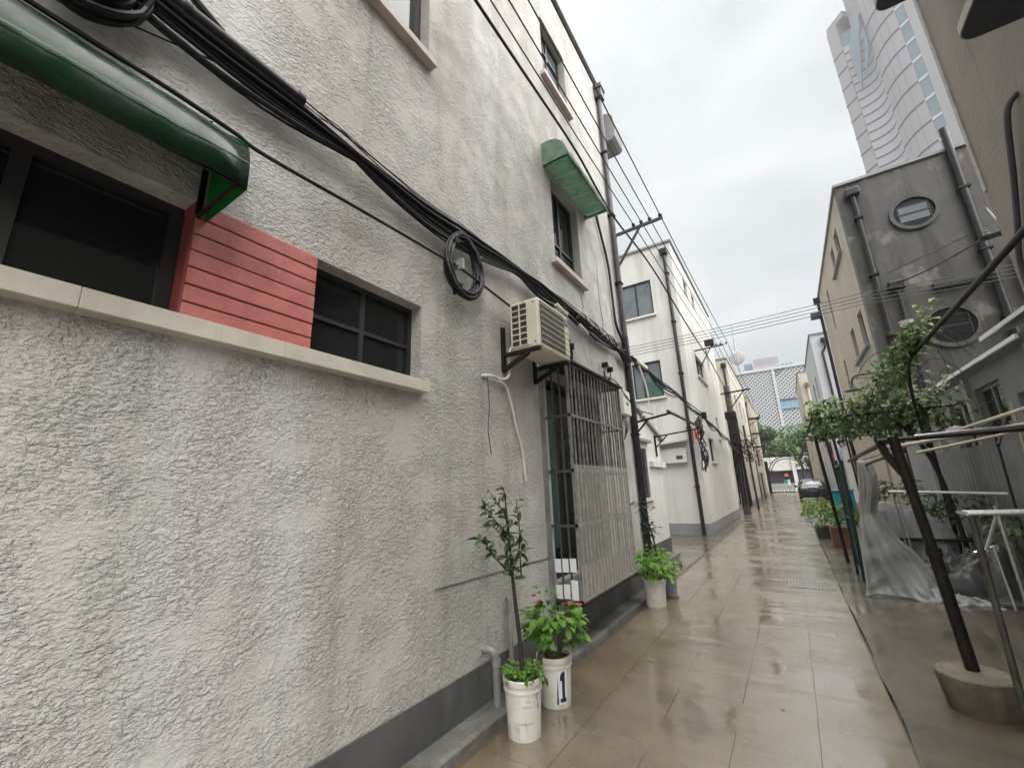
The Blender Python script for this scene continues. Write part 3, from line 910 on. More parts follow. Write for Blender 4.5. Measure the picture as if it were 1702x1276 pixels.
for k in range(4):
    tube('wire', WIREM, smoothpath([(AX+0.06, 6.25+k*0.06, 2.56), (AX+0.08, 6.28+k*0.05, 2.4), (AX+0.05, 6.34+k*0.02, 2.28), (AX+0.02, 6.36, 2.2)]), 0.006, mbx, 6)
hd = MB()
pr_ = [(-2.4, 9.15), (-1.93, 9.02), (-1.86, 8.92), (-1.84, 8.6), (-1.86, 8.42), (-1.93, 8.36), (-2.4, 8.36)]
hd.prism([(a, 7.15, b) for a, b in pr_], (0, 0.5, 0))
tag(hd.build('side_hood', GREYB, None, bevel=0.01), 'pale grey rounded hood sticking out past the corner hopper high on the rendered house', 'hood')
gp = thing('waste_pipe', 'grey plastic elbow waste pipe coming out of the wall behind the white buckets', 'pipe', (-1.99, 2.76, 0.05))
tube('pipe', GREYP, smoothpath([(AX, 2.72, 0.405), (-2.02, 2.72, 0.405), (-1.985, 2.73, 0.39), (-1.975, 2.74, 0.35), (-1.975, 2.745, 0.2), (-1.975, 2.75, 0.06)]), 0.027, gp, 12)
tube('collar', GREYP, [(-1.975, 2.745, 0.30), (-1.975, 2.745, 0.345)], 0.033, gp, 12)
tag(tube('vent_pipe', GREYP, [(-2.04, 3.04, 0.06), (-2.04, 3.04, 0.66), (-2.055, 3.04, 0.69)], 0.02), 'thin grey upright pipe against the plinth behind the flowering bucket', 'pipe')

# ---------------------------------------------------------------- cables on the wall
def bundle(label, y0, y1, n, spread, r, zfun, x=-1.99, sags=0.0):
    t = thing('cable_bundle', label, 'cable bundle', (x, (y0+y1)/2, zfun((y0+y1)/2)))
    knots = sorted([y0, y1]+[y0+(y1-y0)*(k+0.5+random.uniform(-.2, .2))/6 for k in range(6)])
    for k in range(n):
        a = random.uniform(0, 6.28)
        rz = random.uniform(0.3, 1.0)
        ph = random.uniform(0, 6.28)
        sg = random.random()**2*sags
        pts = []
        m_ = 64
        for i in range(m_+1):
            y = y0+(y1-y0)*i/m_
            j = max(q_ for q_ in range(len(knots)-1) if knots[q_] <= y+1e-6)
            tt = (y-knots[j])/(knots[j+1]-knots[j])
            loose = 4*tt*(1-tt)
            pts.append((x+0.5*spread*math.cos(a+0.5*math.sin(y+ph))*rz, y+0.0,
                        zfun(y)+spread*(0.35+0.65*loose)*math.sin(a+0.7*math.sin(y*0.9+ph))*rz-sg*loose+0.004*math.sin(y*9+ph)))
        tube('cable', BLACKC, pts, r*random.uniform(0.4, 1.35), t, 7)
    return t
zf = lambda y: 3.69-0.055*math.sin((y+0.4)*0.9)-0.012*y-0.10*math.exp(-((y-1.9)/0.7)**2)*0.4
b1 = bundle('thick black cable bundle strung along the rendered wall above the air conditioner', -2.2, 6.95, 17, 0.058, 0.0115, zf, sags=0.12)
sv = thing('cable_sleeve', 'thick black sleeve wrapping the cable bundle above the big green awning', 'cable sleeve', (-1.98, 0.3, 3.69))
tube('sleeve', BLACKC, [(-1.98, -1.6, 3.66), (-1.98, -0.4, 3.68), (-1.98, 0.5, 3.69), (-1.98, 1.0, 3.68)], 0.043, sv, 14)
MB().tube([(-1.98, 0.42, 3.69), (-1.98, 0.45, 3.69)], 0.048, 14).build('clip', IRON, sv, smooth=True)
MB().tube([(-1.98, 0.96, 3.681), (-1.98, 0.995, 3.68)], 0.048, 14).build('clip', IRON, sv, smooth=True)
ub = bundle('thin black wires clipped just above the main cable bundle', 0.9, 6.95, 5, 0.035, 0.0042, lambda y: zf(y)+0.085+0.03*math.sin(y*1.3), sags=0.08)
tag(tube('service_cable', BLACKC, [(-1.97, 0.25, 4.05), (-1.97, 0.42, 3.80), (-1.97, 0.58, 3.72)], 0.02), 'short black cable dropping steeply into the sleeve above the big green awning', 'cable')
tag(tube('service_cable', BLACKC, [(-2.0, 0.27, 3.44), (-2.0, 0.55, 3.55), (-2.0, 0.86, 3.655)], 0.0042), 'thin straight black wire from the upper coil to the cable bundle', 'cable')
lw = smoothpath([(-2.03, -0.9, 3.30), (-2.02, 0.1, 3.275), (-2.0, 0.4, 3.26), (-1.99, 0.7, 3.235), (-1.99, 0.85, 3.215), (-1.99, 1.5, 3.25), (-1.98, 2.2, 3.27), (-1.96, 2.32, 3.26), (-1.97, 2.8, 3.23), (-2.0, 3.3, 3.21)])
tag(tube('service_cable', BLACKC, lw, 0.011), 'single black cable running below the bundle and through the hanging coil', 'cable')
def coil(label, y, z, ry, rz, x, n, r, thick):
    t = thing('cable_coil', label, 'cable coil', (x, y, z-rz))
    for k in range(n):
        a0 = random.uniform(-thick, thick)
        b0 = random.uniform(-thick, thick)
        pts = [(x+b0*0.7+0.012*math.sin(3*a+k), y+(ry+a0)*math.cos(a)+random.uniform(-.003, .003), z+(rz+a0)*math.sin(a)) for a in [2*math.pi*i/36 for i in range(37)]]
        tube('loop', BLACKC, pts, r, t, 7)
    for a in (0.5, 2.4, 4.3):
        c = Vector((x, y+ry*math.cos(a), z+rz*math.sin(a)))
        MB().box(c.x-0.05, c.x+0.05, c.y-0.012, c.y+0.012, c.z-0.04, c.z+0.04).build('tie', BLACKC, t, bevel=0.01)
    return t
coil('black coil of spare cable hanging on the wall beside the air conditioner', 2.44, 3.31, 0.195, 0.25, -1.985, 24, 0.0105, 0.036)
coil('fat black coil of spare cable under the sleeve above the big green awning', 0.12, 3.60, 0.14, 0.2, -1.95, 34, 0.012, 0.07)
coil('small dark coil of cable just above the window cage roof', 4.42, 3.10, 0.14, 0.20, -2.02, 6, 0.011, 0.014)
coil('loose thin loop of wire above the far end of the window cage', 5.75, 3.12, 0.12, 0.15, -2.0, 2, 0.006, 0.012)
jb = MB()
jb.box(-2.03, -1.93, 2.30, 2.36, 3.25, 3.29)
jb.box(-1.95, -1.90, 2.315, 2.345, 3.22, 3.31)
tag(jb.build('cable_clamp', GREYP), 'small metal clamp on the single cable in the hanging coil', 'clamp')
wt = thing('cable_joint', 'bundle of white tape and torn cable joints beyond the air conditioner', 'cable joint', (-1.96, 4.5, 3.5))
for k in range(4):
    ya = 4.05+k*0.32
    tube('tape', WHITEP if k % 2 == 0 else BLACKC, smoothpath([(-1.94, ya, 3.56-0.02*k), (-1.91, ya+0.12, 3.50-0.02*k), (-1.94, ya+0.26, 3.52-0.02*k)]), 0.024-0.003*k, wt, 8)
mb = MB()
for k in range(10):
    y = random.uniform(4.6, 6.5)
    mb.tube(smoothpath([(-1.97, y, 3.6), (-1.93, y+0.1, 3.74-0.1*random.random()), (-1.95, y+0.3, 3.7), (-1.97, y+0.5, 3.58)], 4), 0.007, 6)
mb.build('loose_wire', BLACKC, wt, smooth=True)
tw = smoothpath([(-1.85, 4.75, 2.88), (-1.84, 5.1, 2.9), (-1.86, 5.4, 2.95), (-1.9, 5.8, 2.97), (-1.93, 6.3, 2.85), (-1.93, 6.8, 2.72), (-1.8, 7.3, 2.68)])
tag(tube('service_cable', BLACKC, tw, 0.009), 'loose black wire trailing from the window cage roof to the drainpipe', 'cable')

# ---------------------------------------------------------------- overhead bracket and wires
def crossarm(name, label, y, x0, x1, z, zb, xs, group):
    t = thing(name, label, 'crossarm', (x0, y, z))
    MB().bar((x0, y, z), (x1, y, z+0.03), 0.045).build('arm', PIPEG, t)
    MB().bar((x0+0.02, y, zb), ((x0+x1)/2+0.05, y, z), 0.035).build('brace', PIPEG, t)
    for x in xs:
        MB().lathe([(0.0, 0.0), (0.022, 0.0), (0.03, 0.02), (0.02, 0.035), (0.034, 0.05), (0.03, 0.075), (0.0, 0.085)], (x, y, z+0.035), 10).build('insulator', PIPED, t, smooth=True)
    return t
xs = (-1.64, -1.5, -1.35, -1.17)
crossarm('wire_bracket', 'grey iron crossarm with four insulators on the drainpipe corner of the rendered house', 6.86, -2.05, -1.13, 5.99, 5.3, xs, None)
crossarm('wire_bracket', 'grey iron crossarm on the alley wall of the white house', 16.2, -2.25, -1.25, 6.28, 5.45, xs, None)
for k, x in enumerate(xs):
    a = (x, -3.0, 6.13+0.02*k)
    lb = ['innermost', 'second', 'third', 'outermost'][k]
    pts = sag(a, (x, 6.86, 6.09), 0.10, 20)+sag((x, 6.86, 6.09), (x+0.05, 16.2, 6.38), 0.08, 16)[1:]+sag((x+0.05, 16.2, 6.38), (x, 30, 6.3), 0.15, 16)[1:]
    tag(tube('overhead_wire', WIREM, pts, 0.0085, None, 6), lb+' of the four overhead wires running along the alley on the insulators', 'wire', 'overhead wires along the alley')
tcb = smoothpath([(-1.72, -2.0, 6.05), (-1.75, 1.5, 6.0), (-1.76, 2.9, 6.02), (-1.78, 4.6, 6.10), (-1.8, 5.6, 6.0), (-1.9, 6.7, 6.2), (-1.75, 8.5, 6.0), (-1.7, 12.0, 5.7), (-1.75, 16.0, 5.75), (-1.85, 20, 5.7), (-2.02, 23.7, 6.0)])
tag(tube('overhead_cable', BLACKC, tcb, 0.017), 'thick black overhead cable passing the pale green awning and on to the pole', 'cable')
for k in range(4):
    y, z = 13.55, 5.74+0.10*k
    pts = sag((-8.0, y, z+0.1), (2.3, y-0.05, z+0.12), 0.10, 22)+sag((2.3, y-0.05, z+0.12), (9.0, y-0.05, z+0.05), 0.08, 10)[1:]
    tag(tube('overhead_wire', WIREM, pts, 0.009, None, 6), ['lowest', 'second lowest', 'second highest', 'highest'][k]+' of the four wires crossing the alley towards the dark house', 'wire', 'wires crossing the alley')

# ================================================================ ANNEX between the left houses
annex = thing('lean_to', 'low white lean-to with a sloping roof edge and barred window beyond the drainpipe', 'lean-to', (-2.8, 9.0, 0))
XA = -2.55
mb = wall_mesh('x', XA, 6.9, 10.5, 0.34, 2.50, [(8.72, 9.30, 1.26, 2.28)], 0.10, -1)
mb.add([(XA, 6.9, 2.5), (XA, 10.5, 2.5), (XA, 10.5, 2.60), (XA, 6.9, 3.60)], [(0, 1, 2, 3)])
mb.add([(XA, 10.5, 0.0), (-9, 10.5, 0.0), (-9, 10.5, 2.60), (XA, 10.5, 2.60)], [(0, 1, 2, 3)])
mb.build('wall', WHITEW, annex)
box('plinth', PLINTH, XA-0.2, XA+0.012, 6.92, 10.51, 0, 0.34, annex)
MB().prism([(XA-0.12, 6.9, 3.62), (XA+0.06, 6.9, 3.62), (XA+0.06, 10.75, 2.54), (XA-0.12, 10.75, 2.54)], (0, 0, 0.07)).build('roof_edge', GREYB, annex)
MB().prism([(XA-0.12, 6.9, 3.6), (XA-0.12, 10.7, 2.53), (-9, 10.7, 2.53), (-9, 6.9, 3.6)], (0, 0, 0.05)).build('roof', GREYB, annex)
window(annex, 'x', XA, 8.72, 9.30, 1.26, 2.28, 0.10, -1, mull=(9.0,), rails=(1.6, 1.95), frame=IRON)
mb = MB()
for k in range(6):
    mb.box(XA-0.02, XA-0.008, 8.76+k*0.1, 8.772+k*0.1, 1.27, 2.27)
mb.build('window_bars', CAGEM, annex)
box('sill', WHITEP, XA-0.05, XA+0.07, 8.66, 9.42, 1.20, 1.26, annex)
box('ledge', WHITEW, XA-0.05, XA+0.09, 9.45, 10.56, 1.90, 2.02, annex)
box('window_head', GREYB, XA-0.05, XA+0.10, 8.5, 9.45, 2.40, 2.46, annex)
rk = thing('drying_rack', 'black iron clothes drying rack reaching out from the drainpipe and lean-to', 'drying rack', (-2.0, 8.4, 2.2))
mb = MB()
mb.bar((-2.03, 6.86, 2.51), (-1.42, 6.86, 2.60), 0.03)
mb.bar((-2.03, 6.86, 2.30), (-1.80, 6.86, 2.53), 0.025)
mb.build('near_arm', IRON, rk)
mb = MB()
mb.bar((XA, 10.1, 2.60), (-1.48, 10.1, 2.70), 0.03)
mb.bar((XA+0.02, 10.1, 2.15), (XA+0.02, 10.1, 2.64), 0.035)
mb.bar((XA+0.02, 10.1, 2.35), (-2.25, 10.1, 2.61), 0.025)
mb.build('far_arm', IRON, rk)
MB().bar((-1.44, 6.7, 2.61), (-1.50, 10.2, 2.71), 0.032).build('rail', IRON, rk)
tube('hook', WIREM, smoothpath([(-1.9, 6.86, 2.53), (-1.9, 6.86, 2.62), (-1.87, 6.86, 2.66), (-1.85, 6.86, 2.58)]), 0.005, rk, 6)
mb = MB()
for k in range(3):
    y = 10.15
    mb.strip([[(-1.60-0.06*k, y+0.02*math.sin(j), 2.68-0.1*j), (-1.57-0.06*k, y+0.02*math.sin(j+1), 2.68-0.1*j)] for j in range(4-k % 2)])
tag(mb.build('red_ribbon', REDCL, None, solid=0.004), 'red cloth strips hanging from the iron drying rack', 'ribbon')

# ================================================================ generic rendered house block
def house_block(label, x0, x1, y0, y1, h, wallm, side, plinth=0.33, holes_side=(), holes_front=(), plm=PLINTH, cop=GREYB, name='rendered_house', frontm=None, dep=0.14):
    """side=+1: alley face is x1 (house on the left), side=-1: alley face is x0 (house on the right)."""
    t = thing(name, label, 'house', ((x0+x1)/2, (y0+y1)/2, 0))
    xa = x1 if side > 0 else x0
    xo = x0 if side > 0 else x1
    mb = wall_mesh('x', xa, y0, y1, plinth, h, holes_side, dep, -side)
    mb.add([(xa, y1, plinth), (xo, y1, plinth), (xo, y1, h), (xa, y1, h)], [(0, 1, 2, 3)])
    mb.add([(xa, y0, h), (xo, y0, h), (xo, y1, h), (xa, y1, h)], [(0, 1, 2, 3)])
    mb.add([(xo, y0, plinth), (xo, y1, plinth), (xo, y1, h), (xo, y0, h)], [(0, 1, 2, 3)])
    mb.build('wall', wallm, t)
    wall_mesh('y', y0, min(x0, x1), max(x0, x1), plinth, h, holes_front, dep, 1).build('front_wall', frontm or wallm, t)
    e = 0.014
    a, b = sorted((xa+side*e, xo))
    box('plinth', plm, a, b, y0-e, y1+e, 0, plinth, t)
    e = 0.06
    a, b = sorted((xa+side*e, xo))
    box('coping', cop, a, b, y0-e, y1+e, h, h+0.07, t)
    return t

# white house B
XB, YB = -2.25, 14.2
bs = [(16.0, 16.75, 8.55, 9.2), (17.6, 18.3, 8.55, 9.2), (16.2, 18.2, 5.35, 6.2), (19.4, 20.0, 6.3, 7.3), (19.3, 19.9, 3.3, 4.2), (16.4, 17.6, 2.25, 3.1)]
bf = [(-4.15, -3.06, 7.30, 8.62), (-4.05, -3.08, 4.36, 5.62)]
B = house_block('white washed three storey house with two stacked gable windows behind the lean-to', -11, XB, YB, 22.6, 9.83, WHITEW, 1, 0.34, bs, bf, plm=GREYB)
window(B, 'y', YB, -4.15, -3.06, 7.30, 8.62, 0.10, 1, mull=(-3.62,), glass=GLASSB)
fr = window(B, 'y', YB, -4.05, -3.08, 4.36, 5.62, 0.10, 1, mull=(-3.7,), glass=GLASSB)
box('curtain', CURT, -3.68, -3.13, YB+0.066, YB+0.070, 4.42, 4.95, fr)
box('sill', WHITEP, -4.25, -2.98, YB-0.09, YB+0.05, 7.23, 7.298, B, 0.005)
box('sill', WHITEP, -4.15, -2.99, YB-0.09, YB+0.05, 4.29, 4.358, B, 0.005)
for (a, b, c, d) in bs:
    window(B, 'x', XB, a, b, c, d, 0.14, -1, mull=((a+b)/2,))
    if d < 7:
        box('sill', WHITEP, XB-0.05, XB+0.07, a-0.06, b+0.06, c-0.06, c-0.002, B)
box('ledge', WHITEW, -3.55, -2.62, YB-0.16, YB+0.02, 2.17, 2.26, B)
box('vent_hole', LATD, -2.93, -2.74, YB-0.165, YB-0.155, 2.28, 2.38, B)
box('ledge_panel', WHITEW, -3.55, -2.62, YB-0.15, YB+0.02, 2.262, 2.62, B)
MB().prism([(-3.6, YB-0.3, 2.72), (-2.55, YB-0.3, 2.80), (-2.55, YB, 2.86), (-3.6, YB, 2.78)], (0, 0, 0.025)).build('canopy_slab', GREYB, B)
bp = thing('drainpipe', 'black drainpipe with a hopper down the near corner of the white house', 'drainpipe', (-2.45, YB-0.08, 0))
tube('pipe', PIPED, [(-2.44, YB-0.08, 0.02), (-2.47, YB-0.08, 9.35)], 0.055, bp, 10)
MB().prism([(-2.60, YB-0.2, 9.35), (-2.34, YB-0.2, 9.35), (-2.34, YB, 9.35), (-2.60, YB, 9.35)], (0, 0, 0.22)).build('hopper', PIPED, bp, bevel=0.02)
for z in (1.4, 3.2, 5.0, 6.8, 8.6):
    MB().box(-2.53, -2.38, YB-0.15, YB, z, z+0.04).build('clamp', IRON, bp)
cb = bundle('tangled dark cable bundle continuing from the drainpipe past the white house', 6.95, 23.6, 11, 0.075, 0.011, lambda y: 3.64-0.0035*(y-6.95)**2*0.7+0.02*math.sin(y*2), x=-1.98, sags=0.25)
kt = thing('cable_knot', 'knot of black cables and clips at the corner of the white house', 'cable knot', (-2.1, 14.1, 2.0))
for k in range(9):
    pts = smoothpath([(-2.1+random.uniform(-.1, .1), 13.9+random.uniform(-.2, .3), 3.5-j*0.26+random.uniform(-.1, .1)) for j in range(7)], 4)
    tube('cable', BLACKC, pts, 0.018, kt, 6)
MB().box(-2.2, -2.05, 14.0, 14.15, 3.2, 3.5).build('junction_box', GREYP, kt, bevel=0.02)
MB().box(-2.0, -1.86, 13.8, 13.95, 3.42, 3.62).build('junction_box', IRON, kt, bevel=0.02)
tag(tube('cable_run', WHITEP, smoothpath([(-1.95, 7.25, 3.6), (-1.9, 7.35, 3.3), (-1.88, 7.4, 3.0), (-1.92, 7.38, 2.75), (-2.0, 7.3, 2.68)]), 0.014), 'white cable loop dropping from the bundle just past the drainpipe', 'cable')
tp = MB()
tp.box(-1.97, -1.91, 7.2, 7.75, 3.60, 3.67)
tag(tp.build('cable_cover', WHITEP, None, bevel=0.01), 'white plastic wrap on the cable bundle just past the drainpipe', 'cable cover')
transf = MB()
transf.box(-1.85, -1.55, 16.0, 16.25, 6.36, 6.56)
tag(transf.build('cable_box', IRON), 'dark splice box on the crossarm of the white house', 'cable box')

# houses farther along the left
C_ = house_block('cream house behind the utility pole with its own drainpipe', -11, -2.3, 29.5, 40.5, 9.3, CREAMW, 1, 0.35, [(31, 32, 6, 7.2), (34, 35, 6, 7.2), (37.2, 38, 6, 7.2), (32, 33.2, 3, 4.2), (36, 37, 3, 4.2), (33, 34, 0.9, 2.0)], plm=GREYB)
for (a, b, c, d) in [(31, 32, 6, 7.2), (34, 35, 6, 7.2), (37.2, 38, 6, 7.2), (32, 33.2, 3, 4.2), (36, 37, 3, 4.2), (33, 34, 0.9, 2.0)]:
    window(C_, 'x', -2.3, a, b, c, d, 0.14, -1, mull=((a+b)/2,))
D_ = house_block('pale pinkish cream house farthest along the left of the alley', -11, -2.35, 45.5, 57, 9.4, TANW, 1, 0.35, [(47, 48, 6, 7.2), (51, 52, 6, 7.2), (47.5, 49, 3, 4.2), (52, 53, 3, 4.2)], plm=GREYB)
for (a, b, c, d) in [(47, 48, 6, 7.2), (51, 52, 6, 7.2), (47.5, 49, 3, 4.2), (52, 53, 3, 4.2)]:
    window(D_, 'x', -2.35, a, b, c, d, 0.14, -1, mull=((a+b)/2,))
for (x, y, h, lb) in ((-2.5, 29.42, 8.7, 'black drainpipe on the near corner of the cream house behind the pole'), (-2.55, 45.42, 8.6, 'black drainpipe on the near corner of the farthest left house')):
    t = thing('drainpipe', lb, 'drainpipe', (x, y, 0))
    tube('pipe', PIPED, [(x, y, 0.02), (x, y, h)], 0.06, t, 8)
    MB().box(x-0.15, x+0.15, y-0.12, y+0.06, h, h+0.3).build('hopper', PIPED, t, bevel=0.03)
# iron balcony brackets and small things on the farther houses
for k, (y, z) in enumerate(((43.0, 6.9), (43.4, 5.6), (43.2, 4.4))):
    mb = MB()
    mb.box(-2.35, -1.45, y-0.4, y+0.4, z, z+0.1)
    mb.box(-1.5, -1.45, y-0.4, y+0.4, z+0.1, z+0.45)
    mb.bar((-2.35, y, z-0.5), (-1.6, y, z), 0.05)
    tag(mb.build('flower_rack', IRON), ['top', 'middle', 'bottom'][k]+' dark iron rack sticking out over the alley past the cream house', 'rack', 'iron racks on the far left houses')
for k, (y, z) in enumerate(((35.0, 3.0), (41.5, 2.2))):
    mb = MB().box(-2.28, -1.9, y, y+0.8, z, z+0.55)
    o = mb.build('air_conditioner', ACW, None, bevel=0.02)
    tag(o, ['small pale air conditioner on the alley side of the cream house', 'lower pale air conditioner past the far end of the cream house'][k], 'air conditioner')

# utility pole
up_ = thing('utility_pole', 'dark utility pole wrapped in cables and boxes beside the white house', 'utility pole', (-2.05, 23.9, 0))
tube('pole', mat('dark_pole', (0.06, 0.055, 0.05), 0.7, (0.09, 0.085, 0.08), 4), [(-2.05, 23.9, 0), (-2.06, 23.9, 6.35)], [0.17, 0.14], up_, 12)
mb = MB()
for k in range(9):
    a = k*0.7
    mb.tube([(-2.05+0.24*math.cos(a), 23.9+0.24*math.sin(a), 0.2+0.3*random.random()), (-2.06+0.22*math.cos(a+0.3), 23.9+0.22*math.sin(a), 2.4), (-2.05+0.2*math.cos(a), 23.9+0.2*math.sin(a), 3.4+random.random()*1.8)], random.uniform(0.03, 0.07), 7)
mb.build('riser_pipe', IRON, up_, smooth=True)
mb = MB()
mb.box(-2.32, -1.82, 23.65, 24.1, 4.62, 5.0)
mb.box(-2.27, -1.88, 23.66, 24.1, 3.3, 4.6)
mb.build('equipment_box', IRON, up_, bevel=0.03)
MB().bar((-2.4, 23.75, 5.95), (-1.0, 23.75, 6.02), 0.07).build('crossarm', IRON, up_)
MB().bar((-1.95, 23.75, 5.2), (-1.3, 23.75, 5.98), 0.05).build('brace', IRON, up_)
mb = MB()
for k in range(40):
    p = Vector((-1.75+random.uniform(-.3, .5), 23.7+random.uniform(-.2, .3), 2.9+random.uniform(-.5, .7)))
    mb.tube(smoothpath([p, p+Vector((random.uniform(-.25, .25), random.uniform(-.2, .2), random.uniform(-.3, .3))), p+Vector((random.uniform(-.3, .3), 0.1, random.uniform(-.4, .4)))], 3), 0.015, 5)
cl = mb.build('cable_tangle', BLACKC, up_)
for k, (x, y, h) in enumerate(((-1.75, 27.0, 4.6), (-2.2, 44.5, 4.2))):
    tag(tube('street_pipe', PIPED, [(x, y, 0), (x-0.05, y, h)], 0.05), ['thin dark post standing just past the utility pole', 'thin dark post at the farthest left house'][k], 'post')
for k in range(3):
    tag(tube('overhead_cable', BLACKC, sag((-1.98, 23.8, 3.4+0.5*k), (-2.0, 60, 4.2+0.2*k), 0.5, 14), 0.02), ['lowest', 'middle', 'highest'][k]+' dark cable running from the utility pole to the far gate', 'cable', 'cables beyond the pole')

# ================================================================ RIGHT HOUSES
R1 = thing('rendered_house', 'brown rough rendered house with dark hoods at the near right', 'house', (4.5, 2.0, 0))
mb = wall_mesh('x', 2.4, -1.0, 6.45, 0.3, 9.6, [(2.4, 3.7, 3.75, 4.95), (3.9, 5.2, 7.0, 8.3)], 0.15, 1)
mb.add([(2.4, 6.45, 0.3), (9, 6.45, 0.3), (9, 6.45, 9.6), (2.4, 6.45, 9.6)], [(0, 1, 2, 3)])
mb.add([(2.4, -1, 9.6), (9, -1, 9.6), (9, 6.45, 9.6), (2.4, 6.45, 9.6)], [(0, 1, 2, 3)])
mb.add([(2.4, -1, 0.3), (9, -1, 0.3), (9, -1, 9.6), (2.4, -1, 9.6)], [(0, 1, 2, 3)])
mb.build('wall', BROWNW, R1)
box('plinth', PLINTH, 2.385, 3, -1.0, 6.46, 0, 0.3, R1)
box('corner_trim', HOODE, 2.385, 2.42, 6.40, 6.47, 4.6, 9.6, R1)
window(R1, 'x', 2.4, 2.4, 3.7, 3.75, 4.95, 0.15, 1, mull=(3.05,))
window(R1, 'x', 2.4, 3.9, 5.2, 7.0, 8.3, 0.15, 1, mull=(4.5,))
def hood(x0, x1, ya, yb, z, parent):
    r = 0.13
    pts = [(x1, ya), (x0+r, ya)]
    for k in range(1, 6):
        a = math.pi/2*k/6
        pts.append((x0+r-r*math.sin(a), ya+r-r*math.cos(a)))
    pts += [(x0, ya+r), (x0, yb-r)]
    for k in range(1, 6):
        a = math.pi/2*k/6
        pts.append((x0+r-r*math.cos(a), yb-r+r*math.sin(a)))
    pts += [(x0+r, yb), (x1, yb)]
    o = MB().prism([(p[0], p[1], z) for p in pts], (0, 0, 0.02)).build('hood', HOODM, parent)
    q = MB()
    for k in range(len(pts)-1):
        q.bar((pts[k][0], pts[k][1], z+0.045), (pts[k+1][0], pts[k+1][1], z+0.045), 0.02, 0.085)
    q.build('hood_edge', HOODE, o)
hood(1.80, 2.40, 2.1, 4.47, 5.05, R1)
hood(1.80, 2.40, 3.4, 5.80, 7.0, R1)
tag(tube('wall_pipe', PIPEG, smoothpath([(2.4, 5.35, 4.98), (2.34, 5.4, 4.9), (2.33, 5.5, 4.75), (2.35, 5.75, 4.35), (2.36, 6.0, 3.95), (2.36, 6.2, 3.6), (2.37, 6.25, 3.1)]), 0.026), 'dark pipe curving down the brown rendered wall', 'pipe')

X2, Y2 = 2.4, 13.73
r2s = [(15.05, 15.75, 8.15, 9.0), (16.35, 17.0, 8.15, 9.0), (14.55, 15.25, 5.05, 6.1), (16.3, 16.95, 5.05, 6.1), (19.5, 19.95, 7.1, 8.7), (19.4, 19.9, 4.6, 5.8), (16.2, 16.6, 1.2, 2.4)]
R2h = house_block('tan house with a soot dark gable wall and two round windows on the right', X2, 11, Y2, 22.4, 9.5, TANW, -1, 0.3, r2s, (), frontm=DARKW)
for (a, b, c, d) in r2s:
    window(R2h, 'x', X2, a, b, c, d, 0.14, 1, mull=((a+b)/2,) if b-a > 0.55 else ())
box('sill', GREYB, X2-0.10, X2+0.05, 14.45, 17.05, 4.97, 5.048, R2h)
box('sill', GREYB, X2-0.10, X2+0.05, 14.95, 17.1, 8.07, 8.148, R2h)
box('dark_edge_band', DARKW, X2-0.004, X2+0.1, Y2-0.002, Y2+0.28, 0.3, 9.48, R2h)
def round_window(cx, cz, r, label_glass, parent):
    t = MB()
    seg = 40
    ringo = [(cx+r*1.22*math.cos(a), cz+r*1.22*math.sin(a)) for a in [2*math.pi*i/seg for i in range(seg)]]
    ringi = [(cx+r*math.cos(a), cz+r*math.sin(a)) for a in [2*math.pi*i/seg for i in range(seg)]]
    vs, fs = [], []
    for i in range(seg):
        vs += [(ringo[i][0], Y2-0.002, ringo[i][1]), (ringo[i][0], Y2-0.07, ringo[i][1]), (ringi[i][0], Y2-0.07, ringi[i][1]), (ringi[i][0], Y2-0.006, ringi[i][1])]
    for i in range(seg):
        j = (i+1) % seg
        for q in range(3):
            fs.append((i*4+q, j*4+q, j*4+q+1, i*4+q+1))
    t.add(vs, fs)
    rg = t.build('round_window', DARKW, parent, smooth=True)
    d = MB().add([(p[0], Y2-0.008, p[1]) for p in ringi], [tuple(range(seg))])
    d.build('pane', GLASSD, rg)
    f = MB()
    f.box(cx-r*0.72, cx+r*0.72, Y2-0.03, Y2-0.01, cz-0.02, cz+0.02)
    f.box(cx-r*0.78, cx-r*0.72, Y2-0.03, Y2-0.01, cz-r*0.55, cz+r*0.55)
    f.box(cx+r*0.72, cx+r*0.78, Y2-0.03, Y2-0.01, cz-r*0.55, cz+r*0.55)
    f.box(cx-r*0.78, cx+r*0.78, Y2-0.03, Y2-0.01, cz+r*0.55, cz+r*0.6)
    f.build('frame', FRAMED, rg)
    for (a, b) in ((-0.53, -0.04), (0.04, 0.53)):
        MB().box(cx-r*0.7, cx+r*0.7, Y2-0.016, Y2-0.011, cz+r*a, cz+r*b).build('pane', label_glass, rg)
round_window(3.79, 8.10, 0.40, GLASSB, R2h)
round_window(3.82, 4.95, 0.44, GLASSD, R2h)
def blob(name, mt, cx, cz, rx, rz, seed, parent, y=None, jag=0.3):
    rnd = random.Random(seed)
    k = 22
    ph = [rnd.uniform(0, 6.28) for _ in range(4)]
    pts = []
    for i in range(k):
        a = 2*math.pi*i/k
        f = 1+jag*(0.5*math.sin(2*a+ph[0])+0.4*math.sin(3*a+ph[1])+0.3*math.sin(5*a+ph[2]))
        pts.append((cx+rx*f*math.cos(a), (y if y is not None else Y2-0.005), cz+rz*f*math.sin(a)))
    return MB().prism(pts, (0, 0.004, 0)).build(name, mt, parent)
MB().box(3.70, 4.62, Y2-0.14, Y2, 5.93, 6.06).build('ledge', STAIND, R2h, bevel=0.01)
MB().prism([(3.0, Y2-0.006, 6.62), (4.6, Y2-0.006, 7.10), (4.6, Y2-0.006, 7.14), (3.0, Y2-0.006, 6.66)], (0, 0.005, 0)).build('crack', STAIND, R2h)
